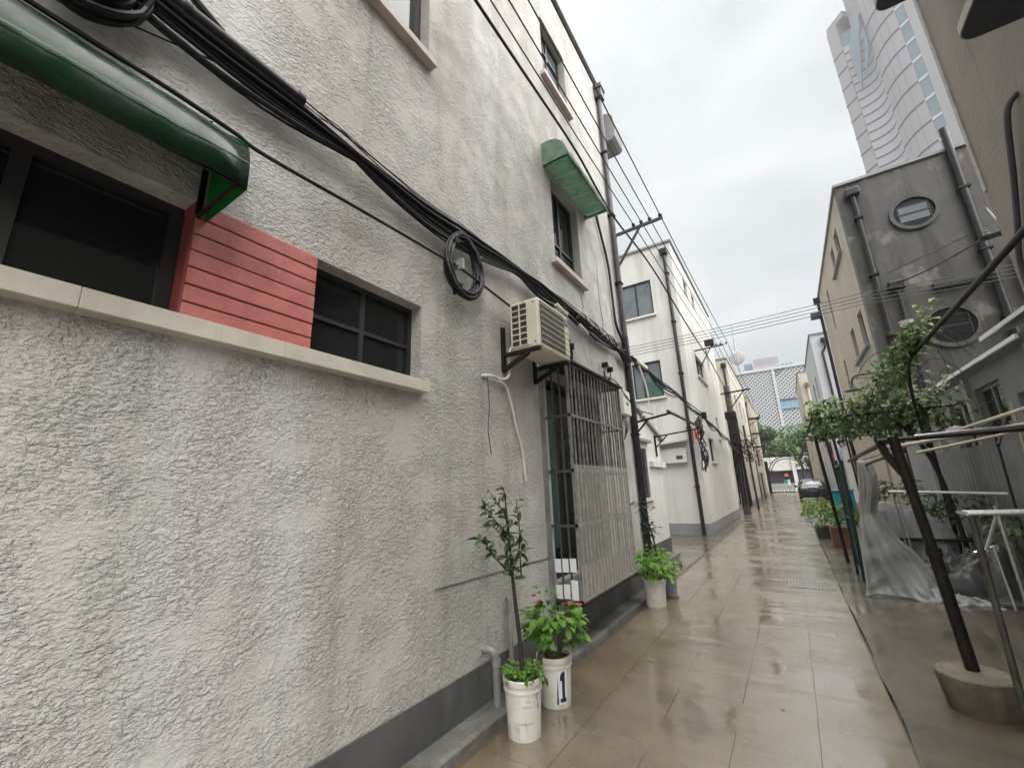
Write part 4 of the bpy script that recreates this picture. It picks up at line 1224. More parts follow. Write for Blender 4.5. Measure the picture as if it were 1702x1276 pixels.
for (x, za, zb, r, lb, hop) in ((2.70, 0.3, 9.02, 0.06, 'dark drainpipe with a hopper down the left of the soot dark gable', True), (4.74, 0.3, 10.1, 0.085, 'thick dark soil pipe rising above the roof of the soot dark gable', False), (3.05, 0.3, 6.1, 0.05, 'thin dark pipe with a side box in the middle of the soot dark gable', True), (5.15, 0.3, 6.4, 0.06, 'short dark pipe beside the thick soil pipe on the soot dark gable', False)):
    t = thing('drainpipe', lb, 'drainpipe', (x, Y2-0.1, za))
    tube('pipe', PIPED, [(x, Y2-0.1, za), (x, Y2-0.1, zb)], r, t, 10)
    if hop:
        MB().box(x-0.16, x+0.16, Y2-0.22, Y2-0.02, zb, zb+0.22).build('hopper', PIPED, t, bevel=0.03)
    z = 1.5
    while z < zb-0.3:
        MB().box(x-r-0.03, x+r+0.03, Y2-0.2, Y2, z, z+0.05).build('clamp', IRON, t)
        z += 1.7
tag(MB().lathe([(0.0, 0.0), (0.10, 0.0), (0.13, 0.06), (0.15, 0.08), (0.0, 0.085)], (2.95, Y2-0.5, 5.05), 16).build('lamp_shade', WHITEP, None, smooth=True), 'small white lamp shade on the soot dark gable above the vine', 'lamp')
t = thing('meter_box', 'small pale box on a grey pipe near the soot dark gable', 'meter box', (5.2, 12.9, 4.8))
MB().box(5.1, 5.32, 12.8, 12.95, 4.86, 5.22).build('box', WHITEP, t, bevel=0.02)
tube('pipe', GREYP, smoothpath([(5.2, 12.9, 5.2), (5.15, 12.9, 5.5), (4.95, 12.9, 6.3), (4.7, 12.9, 7.3)]), 0.035, t)
gl = thing('gooseneck_lamp', 'dark gooseneck wall lamp on the corner of the tan house above the vine', 'wall lamp', (2.3, 13.6, 3.95))
tube('arm', IRON, smoothpath([(2.62, Y2-0.06, 4.02), (2.3, Y2-0.06, 4.06), (1.95, Y2-0.08, 4.06), (1.78, Y2-0.08, 4.02), (1.72, Y2-0.08, 3.9), (1.72, Y2-0.08, 3.78)]), 0.022, gl)
MB().lathe([(0.0, 0.12), (0.04, 0.12), (0.06, 0.05), (0.2, 0.0), (0.2, -0.01), (0.0, -0.01)], (1.72, Y2-0.08, 3.68), 18).build('shade', TEAL, gl, smooth=True)
MB().box(2.36, 2.62, Y2-0.12, Y2-0.02, 3.97, 4.08).build('mount', IRON, gl)

# right bracket near the brown house corner
rb2 = thing('wire_bracket', 'dark iron bar with insulators between the brown corner and the soil pipe', 'crossarm', (2.9, 9.0, 5.2))
MB().bar((3.10, 9.0, 5.05), (3.68, 9.0, 5.12), 0.06).build('arm', IRON, rb2)
for p in ((3.2, 9.0, 5.08), (3.58, 9.0, 5.13)):
    MB().lathe([(0, 0), (0.03, 0), (0.045, 0.04), (0.022, 0.06), (0.038, 0.09), (0, 0.11)], p, 10).build('insulator', GREYP, rb2, smooth=True)
tag(tube('service_cable', BLACKC, sag((3.05, Y2-0.3, 6.2), (3.14, 9.0, 5.06), 0.05), 0.016), 'dark cable from the gable pipe to the iron bar with insulators', 'cable')

dpz = thing('drainpipe', 'tall black drainpipe at the far corner of the tan house', 'drainpipe', (2.33, 22.5, 0))
tube('pipe', PIPED, [(2.33, 22.5, 0), (2.33, 22.5, 9.2)], 0.065, dpz, 10)
MB().box(2.17, 2.45, 22.38, 22.62, 9.2, 9.5).build('hopper', PIPED, dpz, bevel=0.03)
tag(MB().box(1.95, 2.33, 22.3, 22.7, 8.55, 8.78).build('cable_box', PIPEG, None, bevel=0.02), 'small grey box on the far corner drainpipe of the tan house', 'box')
R3h = house_block('pale blue grey house with a zigzag pipe beyond the tan house', 2.25, 11, 29.0, 38.0, 9.65, BLUEW, -1, 0.3, [(31, 31.8, 6.3, 7.6), (33.5, 34.5, 6.3, 7.6), (34, 35, 3, 4.2)], plm=GREYB)
for (a, b, c, d) in [(31, 31.8, 6.3, 7.6), (33.5, 34.5, 6.3, 7.6), (34, 35, 3, 4.2)]:
    window(R3h, 'x', 2.25, a, b, c, d, 0.14, 1)
t = thing('drainpipe', 'black drainpipe with a swan neck on the pale blue grey house', 'drainpipe', (2.7, 28.9, 0))
tube('pipe', PIPED, smoothpath([(2.85, 28.9, 9.1), (2.85, 28.9, 8.8), (2.68, 28.9, 8.5), (2.68, 28.9, 8.0), (2.72, 28.9, 4.0), (2.72, 28.9, 0.3)], 3), 0.06, t, 8)
MB().box(2.7, 3.0, 28.75, 28.98, 9.1, 9.35).build('hopper', PIPED, t, bevel=0.04)
MB().box(2.3, 8, 28.95, 28.98, 5.15, 5.2).build('seam', STAIND, R3h)
R4h = house_block('narrow cream house with a brown flank at the far right of the alley', 1.95, 9, 43.5, 54, 10.6, CREAMW, -1, 0.3, [(46, 47, 6, 7.4), (49, 50, 6, 7.4), (46, 47, 3, 4.2)], plm=GREYB)
for (a, b, c, d) in [(46, 47, 6, 7.4), (49, 50, 6, 7.4), (46, 47, 3, 4.2)]:
    window(R4h, 'x', 1.95, a, b, c, d, 0.14, 1)
t = thing('drainpipe', 'cream painted drainpipe on the far right cream house', 'drainpipe', (2.4, 43.4, 0))
tube('pipe', SILLC, [(2.45, 43.4, 0), (2.45, 43.4, 9.2)], 0.09, t, 8)
MB().box(2.28, 2.62, 43.2, 43.48, 9.2, 9.6).build('hopper', TERRA, t, bevel=0.04)
R5h = house_block('low white building behind the black car at the far right', 2.2, 9, 38.1, 43.4, 4.4, WHITEW, -1, 0.3, (), plm=GREYB)
R6h = house_block('white garden wall house between the tan and pale blue houses', 2.5, 9, 22.6, 28.8, 3.1, WHITEW, -1, 0.3, [(24, 24.5, 1.0, 2.2)], plm=GREYB)
window(R6h, 'x', 2.5, 24, 24.5, 1.0, 2.2, 0.14, 1)

# ================================================================ FAR END: gate, shop, trees, facade, towers
gate = thing('alley_gate', 'dark wrought iron gate arch with scrolls across the far end of the alley', 'gate', (-0.2, 62, 0))
MB().box(-2.95, -2.2, 61.8, 62.2, 0, 3.9).build('pillar', IRON, gate)
MB().box(2.0, 2.5, 61.8, 62.2, 0, 3.9).build('pillar', IRON, gate)
MB().box(-3.0, 2.5, 61.9, 62.1, 4.35, 4.5).build('beam', IRON, gate)
for r_ in (1.75, 2.0):
    pts = [(-0.2+r_*math.cos(a), 62, 2.35+r_*math.sin(a)) for a in [math.pi*i/20 for i in range(21)]]
    tube('arch_bar', IRON, pts, 0.055, gate, 6)
for sx in (-1, 1):
    cx = -0.2+sx*2.35
    sp_ = [(cx+(0.35-0.03*i*0.3)*math.cos(i*0.5), 62, 3.05+(0.35-0.03*i*0.3)*math.sin(i*0.5)) for i in range(28)]
    tube('scroll', IRON, sp_, 0.04, gate, 6)
mb = MB()
for x in (-1.9, -1.2, -0.2, 0.8, 1.5):
    zb = 2.35+math.sqrt(max(0.01, 4.0-(x+0.2)**2)) if abs(x+0.2) < 2 else 2.35
    mb.box(x-0.03, x+0.03, 61.97, 62.03, zb, 4.36)
mb.bar((-2.2, 62, 2.75), (-1.6, 62, 2.75), 0.05)
mb.bar((-2.2, 62, 3.55), (-1.5, 62, 3.9), 0.05)
mb.build('filigree', IRON, gate)
bar_ = thing('lattice_barrier', 'low white folding lattice barrier closing the street beyond the iron gate', 'barrier', (-1.0, 66, 0))
mb = MB()
for k in range(22):
    x = -3.2+k*0.21
    mb.bar((x, 66, 0.1), (x+0.42, 66, 1.15), 0.04)
    mb.bar((x+0.42, 66.03, 0.1), (x, 66.03, 1.15), 0.04)
mb.build('lattice', WBAR, bar_)
for k in range(12):
    MB().box(-3.2+k*0.42, -3.08+k*0.42, 65.9, 66.1, 0.12, 0.34).build('foot', WBAR, bar_)
MB().box(-3.2, 1.8, 65.96, 66.08, 0.02, 0.12).build('rail', IRON, bar_)
struct(box('street', GROUND, -58, 118, 78, 100, -0.05, 0.004))
shop = thing('street_shop', 'low pale building with a dark shop front and an orange sign across the street', 'shop', (-1, 103, 0))
MB().box(-14, 12, 102, 108, 3.6, 8.0).build('fascia', WHITEW, shop)
MB().box(-14, 12, 103, 108, 0, 3.6).build('shop_front', LATD, shop)
MB().box(-2.0, -0.6, 102.6, 102.9, 2.2, 3.4).build('sign_panel', SIGNO, shop)
for k in range(4):
    MB().box(-2.4+k*0.7, -1.95+k*0.7, 102.7, 102.9, 0.5, 1.6).build('window_panel', SIGNG if k != 1 else WHITEL, shop)
MB().box(-4.2, -3.0, 102.7, 102.9, 1.1, 1.6).build('white_panel', WHITEL, shop)
box('roof_slab', GREYB, -14.2, 12.2, 101.8, 108, 8.0, 8.4, shop)
kk = thing('gate_house', 'small white gatehouse wall behind the iron arch', 'gatehouse', (-1, 70, 0))
MB().box(-3.6, 0.6, 70, 71, 2.85, 4.7).build('fascia', WHITEW, kk)
MB().box(0.3, 0.75, 69.8, 71, 0, 4.7).build('pillar', WHITEW, kk)
MB().box(-4.0, -3.5, 69.8, 71, 0, 4.7).build('pillar', WHITEW, kk)
box('sign_panel', SIGNO, -0.75, -0.3, 70.5, 70.6, 2.0, 2.45, kk)
box('sign_panel', SIGNG, -0.9, -0.55, 70.5, 70.6, 0.9, 1.6, kk)
box('sign_panel', WHITEL, -0.5, -0.2, 70.5, 70.6, 0.9, 1.6, kk)
MB().box(-3.6, 0.6, 70.9, 71, 0, 2.85).build('dark_opening', LATD, kk)

def tree(label, x, y, h, rx, rz, n, size, cz, mt=LEAFT, seed=1):
    rnd = random.Random(seed)
    t = thing('street_tree', label, 'tree', (x, y, 0), 'trees at the end of the alley')
    mb = MB().tube(smoothpath([(x, y, 0), (x+0.1, y, cz*0.5), (x-0.1, y, cz)]), [0.22-0.008*i for i in range(11)], 8)
    for k in range(6):
        a = k*1.1
        mb.tube([(x, y, cz*0.7), (x+rx*0.5*math.cos(a), y+rx*0.4*math.sin(a), cz+rz*0.3), (x+rx*0.8*math.cos(a), y+rx*0.7*math.sin(a), cz+rz*0.6)], [0.1, 0.06, 0.02], 6)
    mb.build('trunk', BARK, t, smooth=True)
    lobes = [(x+rnd.uniform(-.6, .6)*rx, y+rnd.uniform(-.6, .6)*rx, cz+rnd.uniform(-.55, .75)*rz, rnd.uniform(.3, .55)*rx) for _ in range(11)]
    mb = MB()
    for i in range(n):
        lx, ly, lz, lr = lobes[i % len(lobes)]
        d = Vector((rnd.gauss(0, 1), rnd.gauss(0, 1), rnd.gauss(0, 0.8))).normalized()*lr*rnd.uniform(0.45, 1.0)**0.5
        add_leaf(mb, (lx+d.x, ly+d.y, lz+d.z), (d.x+rnd.uniform(-1, 1), d.y+rnd.uniform(-1, 1), rnd.uniform(-.9, .4)), size*rnd.uniform(.6, 1.3), rnd.uniform(-.8, .8), 0.55)
    mb.build('crown', mt, t)
    return t
tree('broad green tree to the right of the iron gate', 1.6, 80, 12, 3.6, 4.8, 5200, 0.5, 6.4, seed=2)
tree('green tree half hidden behind the left houses at the gate', -3.2, 82, 10, 2.7, 3.0, 3200, 0.42, 8.2, seed=3)
tree('darker green tree close to the right hand houses before the gate', 3.1, 57, 8, 1.2, 3.0, 1600, 0.34, 4.6, seed=4)
tree('low green tree between the two taller ones behind the gate', -0.9, 88, 7, 2.6, 2.0, 2400, 0.46, 5.2, seed=6)

fac = thing('lattice_building', 'large building with a white diagonal lattice facade at the end of the alley', 'building', (0, 112, 0))
MB().box(-26, 16, 111.2, 130, 0, 26.4).build('body', LATV, fac)
mb = MB()
step, z0_, z1_ = 0.92, 8.0, 26.3
def clip(xa, za, xb, zb, lo, hi):
    if xb < lo or xa > hi:
        return None
    s_ = (zb-za)/(xb-xa)
    if xa < lo:
        za, xa = za+s_*(lo-xa), lo
    if xb > hi:
        zb, xb = za+s_*(hi-xa), hi
    return xa, za, xb, zb
H_ = z1_-z0_
for (lo, hi) in ((-13.0, 0.1), (0.75, 9.0)):
    k = lo-H_
    while k < hi:
        for (sa, wd_) in ((1, 0.27), (-1, 0.20)):
            za, zb = (z0_, z1_) if sa > 0 else (z1_, z0_)
            q = clip(k, za, k+H_*1.15, zb, lo, hi)
            if q and q[2]-q[0] > 0.05:
                mb.bar((q[0], 111.05-0.03*sa, q[1]), (q[2], 111.05-0.03*sa, q[3]), 0.06, wd_)
        k += step
lt = mb.build('lattice_bar', LATW, fac)
lt['kind'] = 'stuff'
box('edge_strip', LATW, 0.12, 0.72, 110.8, 111.3, 5, 26.6, fac)
box('parapet', FARW, -26, 16, 110.7, 111.5, 26.3, 26.9, fac)
bw = MB().box(0.75, 9.0, 110.72, 111.0, 17.0, 18.9).build('window_band', FACB, fac)
for k in range(8):
    MB().box(0.8+k*1.1, 0.86+k*1.1, 110.66, 110.72, 17.0, 18.9).build('mullion', LATW, bw)
MB().box(0.75, 9.0, 110.5, 110.9, 18.9, 19.15).build('band_head', LATD, fac)

fb1 = thing('tower_block', 'pinkish far block rising behind the lattice building', 'building', (-2, 300, 0))
MB().box(-9.0, 6.0, 300, 330, 0, 72).build('body', FARP, fb1)
MB().box(-8.4, 5.4, 302, 328, 72, 77).build('upper_storey', TOWERP, fb1)
for k in range(7):
    MB().box(-9.1, 6.1, 299.7, 300, 30+k*6, 30.5+k*6).build('floor_line', FARW, fb1)
fb2 = thing('tower_block', 'pale green tinted far block with square windows behind the lattice building', 'building', (9.5, 290, 0))
MB().box(5.6, 14.0, 290, 320, 0, 70.5).build('body', FARW, fb2)
for j in range(6):
    for i in range(3):
        MB().box(6.2+i*2.0, 7.5+i*2.0, 289.8, 290, 66.2-j*4.2, 68.8-j*4.2).build('window', FARG, fb2)
fb3 = thing('tower_block', 'small blue glass far block beside the pinkish one', 'building', (-11, 310, 0))
MB().box(-14.2, -9.4, 310, 330, 0, 77).build('body', FARG, fb3)
MB().box(-14.9, -14.2, 310, 330, 0, 75).build('side_wing', FARW, fb3)
tv = thing('television_tower', 'thin pale spire with an open lattice globe far behind the houses', 'tower', (-17.5, 310, 0))
GX, GY, GZ, GR = -17.4, 310, 82.5, 4.6
tube('mast', FARP, [(GX, GY, 0), (GX, GY, GZ-GR), (GX, GY, GZ+GR), (GX, GY, 100), (GX, GY, 112)], [1.2, 0.5, 0.8, 0.35, 0.12], tv, 8)
mb = MB()
for k in range(8):
    a = math.pi*k/8
    mb.tube([(GX+GR*math.sin(b)*math.cos(a), GY+GR*math.sin(b)*math.sin(a), GZ+GR*math.cos(b)) for b in [2*math.pi*i/24 for i in range(25)]], 0.22, 5)
for k in range(-3, 4):
    z = GZ+GR*k/4
    rr_ = math.sqrt(max(0, GR*GR-(z-GZ)**2))
    mb.tube([(GX+rr_*math.cos(b), GY+rr_*math.sin(b), z) for b in [2*math.pi*i/24 for i in range(25)]], 0.22, 5)
mb.build('globe', FARP, tv)

# tall curved tower, turned to the street grid: u runs along its front, n points out of it
TO, TU, TN = Vector((50.1, 220, 0)), Vector((0.6, -0.8, 0)), Vector((-0.8, -0.6, 0))
def tw(u, n, z):
    p = TO+TU*u+TN*n
    return (p.x, p.y, z)
tower = thing('curved_tower', 'tall pinkish stone tower with a curved front above the right hand houses', 'tower', tuple(TO))
def tprism(name, mt, plan, z0, z1, parent=tower):
    return MB().prism([tw(u, n, z0) for u, n in plan], (0, 0, z1-z0)).build(name, mt, parent)
tprism('left_slab', TOWERP, [(0, 0), (5.2, 0), (5.2, -26), (0, -26)], 0, 211.5)
tprism('slab_cap', TOWERP, [(0.3, -0.3), (9, -0.5), (9, -20), (0.3, -20)], 211.5, 214.5)
arc = [(17+13.2*i/12, 0.2+3.4*math.sin(math.pi*(0.02+0.62*i/12))) for i in range(13)]
tprism('curved_front', TOWERP, arc+[(30.2, -26), (17, -26)], 0, 262)
con = [(5.2+11.8*i/10, -1.2-3.0*math.sin(math.pi*i/10)) for i in range(11)]
tprism('hollow_front', TOWERG, con+[(17, -25.8), (5.2, -25.8)], 0, 205)
tprism('glass_strip', TOWERG, [(30.2, arc[-1][1]-0.5), (33.6, arc[-1][1]-0.9), (33.6, -26), (30.2, -26)], 0, 260)
tprism('right_wing', TOWERP, [(33.6, arc[-1][1]-0.3), (48, arc[-1][1]-3), (48, -26), (33.6, -26)], 0, 260)
for k in range(12):
    z = 92.5+9.02*k
    MB().prism([tw(u, n+0.12, z) for u, n in arc]+[tw(u, n-0.2, z) for u, n in reversed(arc)], (0, 0, 0.8)).build('cladding_joint', JOINT, tower)
    MB().prism([tw(-0.1, 0.1, z+3), tw(5.3, 0.1, z+3), tw(5.3, -0.2, z+3), tw(-0.1, -0.2, z+3)], (0, 0, 0.7)).build('cladding_joint', JOINT, tower)
    MB().prism([tw(30.2, arc[-1][1]-0.2, z), tw(33.6, arc[-1][1]-0.6, z), tw(33.6, arc[-1][1]-1.0, z), tw(30.2, arc[-1][1]-0.9, z)], (0, 0, 1.1)).build('spandrel', FARW, tower)
for k in range(26):
    z = 90+4.5*k
    if z > 196:
        break
    d = max(0.0, (z-120)/80)
    MB().prism([tw(u, n+0.7, z) for u, n in con]+[tw(u, n-0.1, z) for u, n in reversed(con)], (0, 0, 3.5)).build('balcony_band', FARP, tower)
for i in (3, 6, 9):
    u, n = arc[i]
    MB().prism([tw(u-0.08, n+0.06, 60), tw(u+0.08, n+0.06, 60), tw(u+0.08, n-0.2, 60), tw(u-0.08, n-0.2, 60)], (0, 0, 200)).build('vertical_joint', GREYB, tower)
sl = MB()
sl.add([tw(9.3, 1.2, 168), tw(16.6, 1.6, 200), tw(14.2, 1.2, 205), tw(8.2, 0.8, 190)], [(0, 1, 2, 3)])
sl.build('glass_fin', TOWERG, tower, solid=0.5)
sl = MB().add([tw(13.0, 2.2, 170), tw(17.6, 2.0, 194), tw(17.0, 1.8, 182)], [(0, 1, 2)])
sl.build('dark_fin', FARG, tower, solid=0.5)
tprism('crown_block', TOWERP, [(9, -3), (17, -2), (17, -22), (9, -22)], 205, 225)

# ================================================================ RIGHT: courtyard shed, rails, vine, tarpaulin
shed = thing('courtyard_shed', 'grey lean-to shed with a pale eave and fibreglass sheets along the right courtyard', 'shed', (2.6, 9.5, 0))
wall_mesh('x', 2.42, 6.6, 13.6, 0.0, 2.86, [(7.75, 8.62, 1.95, 2.66), (9.0, 9.9, 1.7, 2.6), (6.7, 7.4, 0.9, 2.4)], 0.1, 1).build('wall', GREYB, shed)
MB().add([(2.42, 6.6, 0), (6, 6.6, 0), (6, 6.6, 2.86), (2.42, 6.6, 2.86)], [(0, 1, 2, 3)]).build('end_wall', GREYB, shed)
for (a, b, c, d) in ((7.75, 8.62, 1.95, 2.66), (9.0, 9.9, 1.7, 2.6), (6.7, 7.4, 0.9, 2.4)):
    window(shed, 'x', 2.42, a, b, c, d, 0.1, 1, mull=((a+b)/2,), frame=GREYP)
MB().prism([(2.30, 6.6, 2.90), (6, 6.6, 3.7), (6, 6.6, 3.75), (2.30, 6.6, 2.95)], (0, 7.0, 0)).build('roof', SHEETC, shed)
MB().bar((2.29, 6.58, 2.92), (2.29, 13.6, 2.95), 0.03, 0.05).build('eave_trim', WBAR, shed)
for y in (6.62, 8.72, 10.6):
    MB().box(2.36, 2.42, y, y+0.12, 0, 2.86).build('post', HOODE, shed)
for k in range(5):
    ya = 6.75+k*0.92
    rows = []
    for i in range(24):
        y = ya+0.9*i/23
        x = 2.33+0.014*math.sin(i*1.6)
        rows.append([(x, y, 0.55), (x-0.03, y, 1.2), (x-0.02, y, 1.88)])
    MB().strip(rows).build('corrugated_sheet', SHEETC, shed, solid=0.004)
cpy = thing('metal_canopy', 'dark sheet canopy with a pale front edge above the courtyard shed', 'canopy', (2.6, 7.0, 3.1))
MB().prism([(2.30, 5.7, 3.10), (3.0, 5.7, 3.36), (3.0, 5.7, 3.38), (2.30, 5.7, 3.12)], (0, 1.75, 0)).build('sheet', IRON, cpy)
MB().bar((2.29, 5.7, 3.11), (2.29, 7.45, 3.13), 0.03, 0.05).build('edge', SILVER, cpy)
tag(MB().lathe([(0.0, -0.16), (0.10, -0.12), (0.16, 0.0), (0.10, 0.12), (0, 0.16)], (2.2, 8.95, 2.05), 14).build('plastic_bag', WHITEP, None, smooth=True), 'pale plastic bag hanging in front of the shed window', 'bag')

# footed post
fp = thing('footed_post', 'dark steel post set in a round concrete foot at the edge of the path', 'post', (0.80, 4.30, 0))
MB().lathe([(0.0, 0.0), (0.165, 0.0), (0.172, 0.02), (0.198, 0.19), (0.198, 0.215), (0.188, 0.225), (0.06, 0.215), (0.0, 0.215)], (0.80, 4.30, 0), 32).build('foot', CONC, fp, smooth=True)
MB().tube([(0.812, 4.37, 0.2), (0.775, 4.38, 0.95)], 0.038, 14).build('post', IRON, fp, smooth=True)
MB().tube([(0.775, 4.38, 0.95), (0.715, 4.39, 1.80)], 0.034, 14).build('upper_post', IRON, fp, smooth=True)
MB().tube([(0.777, 4.38, 0.93), (0.773, 4.38, 0.985)], 0.047, 14).build('collar', IRON, fp, smooth=True)
MB().tube([(0.74, 4.39, 1.48), (0.66, 4.42, 1.66), (0.63, 4.44, 1.80)], 0.028, 8).build('branch', IRON, fp, smooth=True)
def rod(name, label, a, b, r, mt, cat='rail', group=None):
    tag(tube(name, mt, [a, b], r, None, 10), label, cat, group)
rod('top_rail', 'dark steel rail running from the footed post out to the right', (0.62, 4.40, 1.775), (2.2, 4.45, 1.80), 0.018, IRON)
rod('top_rail', 'dark steel rail running back from the footed post to the teal gate frame', (0.70, 4.42, 1.78), (0.80, 8.5, 1.76), 0.022, IRON)
rod('top_rail', 'second dark rail just under the one to the teal gate frame', (0.80, 4.6, 1.70), (0.92, 8.5, 1.66), 0.015, IRON)
rod('bamboo_pole', 'pale ringed bamboo pole slanting up behind the footed post', (0.70, 4.75, 1.73), (2.2, 4.7, 1.93), 0.016, BAMBOO, 'pole')
rod('bamboo_pole', 'short pale pole end lying on the steel rail', (1.15, 4.6, 1.83), (1.62, 4.3, 1.98), 0.013, BAMBOO, 'pole')
rod('steel_pole', 'thin silver pole lying along the steel rail', (0.85, 4.42, 1.795), (2.4, 4.5, 1.85), 0.010, SILVER, 'pole')
rod('long_pole', 'long dark pole running overhead from the vine towards the brown house', (1.60, 8.2, 3.02), (1.60, 2.6, 3.10), 0.026, IRON, 'pole')

# racks
r1 = thing('drying_rack', 'white coated clothes drying rack behind the footed post', 'drying rack', (1.68, 8.1, 0))
mb = MB()
mb.tube([(1.12, 7.95, 1.30), (2.24, 7.95, 1.235)], 0.016, 8)
mb.tube([(1.14, 8.25, 1.29), (2.24, 8.25, 1.23)], 0.010, 8)
mb.build('top_bar', WBAR, r1, smooth=True)
for (a, b) in (((1.19, 7.95, 1.30), (1.20, 7.97, 0.0)), ((2.12, 7.95, 1.25), (2.16, 7.97, 0.0)), ((1.19, 8.25, 1.29), (1.2, 8.27, 0.0)), ((2.12, 8.25, 1.24), (2.16, 8.27, 0.0))):
    MB().tube([a, b], 0.0105, 8).build('leg', GREYP, r1, smooth=True)
r2k = thing('drying_rack', 'stainless steel rack with parallel silver bars at the near right', 'drying rack', (1.3, 4.2, 0))
for k, (dy, dz) in enumerate(((0, 0), (0.10, 0.0), (0.2, 0.0))):
    MB().tube([(0.90+0.01*k, 3.9+dy, 1.252+dz), (2.1, 3.95+dy, 1.262+dz)], 0.011, 8).build('top_bar', SILVER, r2k, smooth=True)
MB().tube([(0.90, 3.9, 1.25), (0.90, 4.1, 1.25)], 0.012, 8).build('end_bar', SILVER, r2k, smooth=True)
GREYT = mat('worn_grey_tube', (0.12, 0.115, 0.10), 0.35, (0.07, 0.065, 0.055), 14, metal=0.5)
MB().tube([(0.93, 3.98, 1.24), (0.905, 3.95, 0.0)], 0.019, 10).build('leg', GREYT, r2k, smooth=True)
MB().tube([(1.28, 4.85, 1.25), (1.32, 4.95, 0.0)], 0.013, 8).build('leg', SILVER, r2k, smooth=True)
MB().tube([(0.95, 3.98, 1.02), (1.24, 4.72, 1.20)], 0.010, 8).build('brace', SILVER, r2k, smooth=True)
MB().tube([(0.93, 4.0, 0.98), (1.02, 4.9, 0.78)], 0.010, 8).build('brace', SILVER, r2k, smooth=True)
MB().tube([(1.1, 4.9, 0.9), (1.22, 4.92, 0.95), (1.24, 4.92, 0.5)], 0.009, 8).build('hook_bar', SILVER, r2k, smooth=True)
lr = MB()
lr.box(1.70, 2.35, 7.45, 7.75, 0.0, 0.045)
lr.box(1.70, 2.35, 7.40, 7.44, 0.03, 0.06)
tag(lr.build('floor_rail', SILVER, None, bevel=0.005), 'low silver metal sill lying on the ground at the end of the tarpaulin', 'rail')

tg = thing('yard_gate', 'dark teal painted metal gate frame standing beside the tarpaulin', 'gate', (0.72, 8.8, 0))
mb = MB()
mb.bar((0.66, 8.5, 0.0), (0.70, 8.5, 1.78), 0.05)
mb.bar((0.64, 9.1, 0.0), (0.68, 9.1, 1.80), 0.04)
for z in (0.15, 0.9, 1.7):
    mb.bar((0.68, 8.5, z), (0.66, 9.1, z), 0.03)
mb.build('frame', TEAL, tg)
for k in range(4):
    y = 8.62+k*0.12
    MB().bar((0.665, y, 0.16), (0.67, y, 1.7), 0.018).build('bar', TEAL, tg)
for k, (x, y, h_, tx) in enumerate(((0.95, 12.6, 2.5, 0.85), (1.12, 13.0, 2.6, 1.02), (1.42, 12.2, 2.45, 1.25), (0.62, 10.3, 2.45, 0.52), (1.95, 9.3, 2.5, 1.95))):
    tag(tube('trellis_post', IRON, [(x, y, 0), (tx, y, h_)], 0.03), ['leftmost rear', 'second rear', 'third rear', 'front', 'shed side'][k]+' thin dark post holding up the vine', 'post', 'posts under the vine')
tr = thing('vine_trellis', 'dark flat trellis of bars carrying the vine', 'trellis', (1.2, 10.5, 2.4))
for k in range(6):
    MB().bar((0.42+0.28*k, 8.3, 2.42), (0.42+0.28*k, 13.0, 2.46), 0.025).build('bar', IRON, tr)
for k in range(5):
    MB().bar((0.35, 8.4+k*1.1, 2.45), (2.1, 8.4+k*1.1, 2.45), 0.025).build('bar', IRON, tr)
vine = thing('climbing_vine', 'leafy green vine sprawling over the dark trellis and up the long pole', 'vine', (1.6, 8.4, 0))
mb = MB()
mb.tube(smoothpath([(1.9, 8.6, 0), (1.86, 8.6, 0.9), (1.75, 8.5, 1.7), (1.55, 8.5, 2.2), (1.3, 8.8, 2.5), (0.9, 9.4, 2.55)]), 0.03, 8)
mb.tube(smoothpath([(1.75, 8.5, 1.9), (1.65, 8.1, 2.5), (1.6, 7.6, 2.95), (1.62, 6.9, 3.15)]), 0.02, 8)
for k in range(8):
    p = Vector((random.uniform(.6, 1.7), random.uniform(8.2, 10.5), 2.5))
    mb.tube(smoothpath([p, p+Vector((random.uniform(-.4, .4), -.2, .1)), p+Vector((random.uniform(-.5, .5), -.4, -.15))], 3), 0.008, 5)
mb.build('stem', BARK, vine, smooth=True)
def leafcloud(n, fn, size, mt, parent, name='foliage', wd=0.6, curl=0.35, stuff=True):
    mb = MB()
    for _ in range(n):
        p, d = fn()
        add_leaf(mb, p, d, size*random.uniform(.55, 1.25), random.uniform(-.6, .6), wd, curl)
    o = mb.build(name, mt, parent)
    if stuff:
        o['kind'] = 'stuff'
    return o
def slab_pt():
    x = random.uniform(0.42, 2.0)
    y = random.uniform(8.25, 11.4)
    z = 2.46+random.uniform(-0.16, 0.28)*(0.6+0.4*math.sin(x*4+y*2))+0.05
    if random.random() < 0.3:
        y = random.uniform(8.2, 8.6)
        z = random.uniform(2.2, 2.75)
    return (x, y, z), (random.uniform(-1, 1), random.uniform(-1.2, 0.3), random.uniform(-.8, .3))
def plume_pt():
    t = random.random()**0.8
    c = Vector((1.25, 8.9, 2.65)).lerp(Vector((1.62, 6.9, 3.28)), t)
    r_ = 0.28*(1-0.4*t)
    d = Vector((random.gauss(0, 1), random.gauss(0, 1), random.gauss(0, .8))).normalized()*r_*random.random()**0.4
    return c+d, (random.uniform(-1, 1), random.uniform(-1.3, .2), random.uniform(-.8, .4))
def tip_pt():
    c = Vector((random.uniform(1.66, 1.82), random.uniform(6.7, 7.3), random.uniform(3.1, 3.62)))
    return c, (random.uniform(-1, 1), -1, random.uniform(-.5, .5))
def hang_pt():
    x = random.uniform(1.55, 2.25)
    return (x, random.uniform(8.0, 8.9), random.uniform(2.05, 3.0)), (random.uniform(-1, 1), -0.8, random.uniform(-.9, .1))
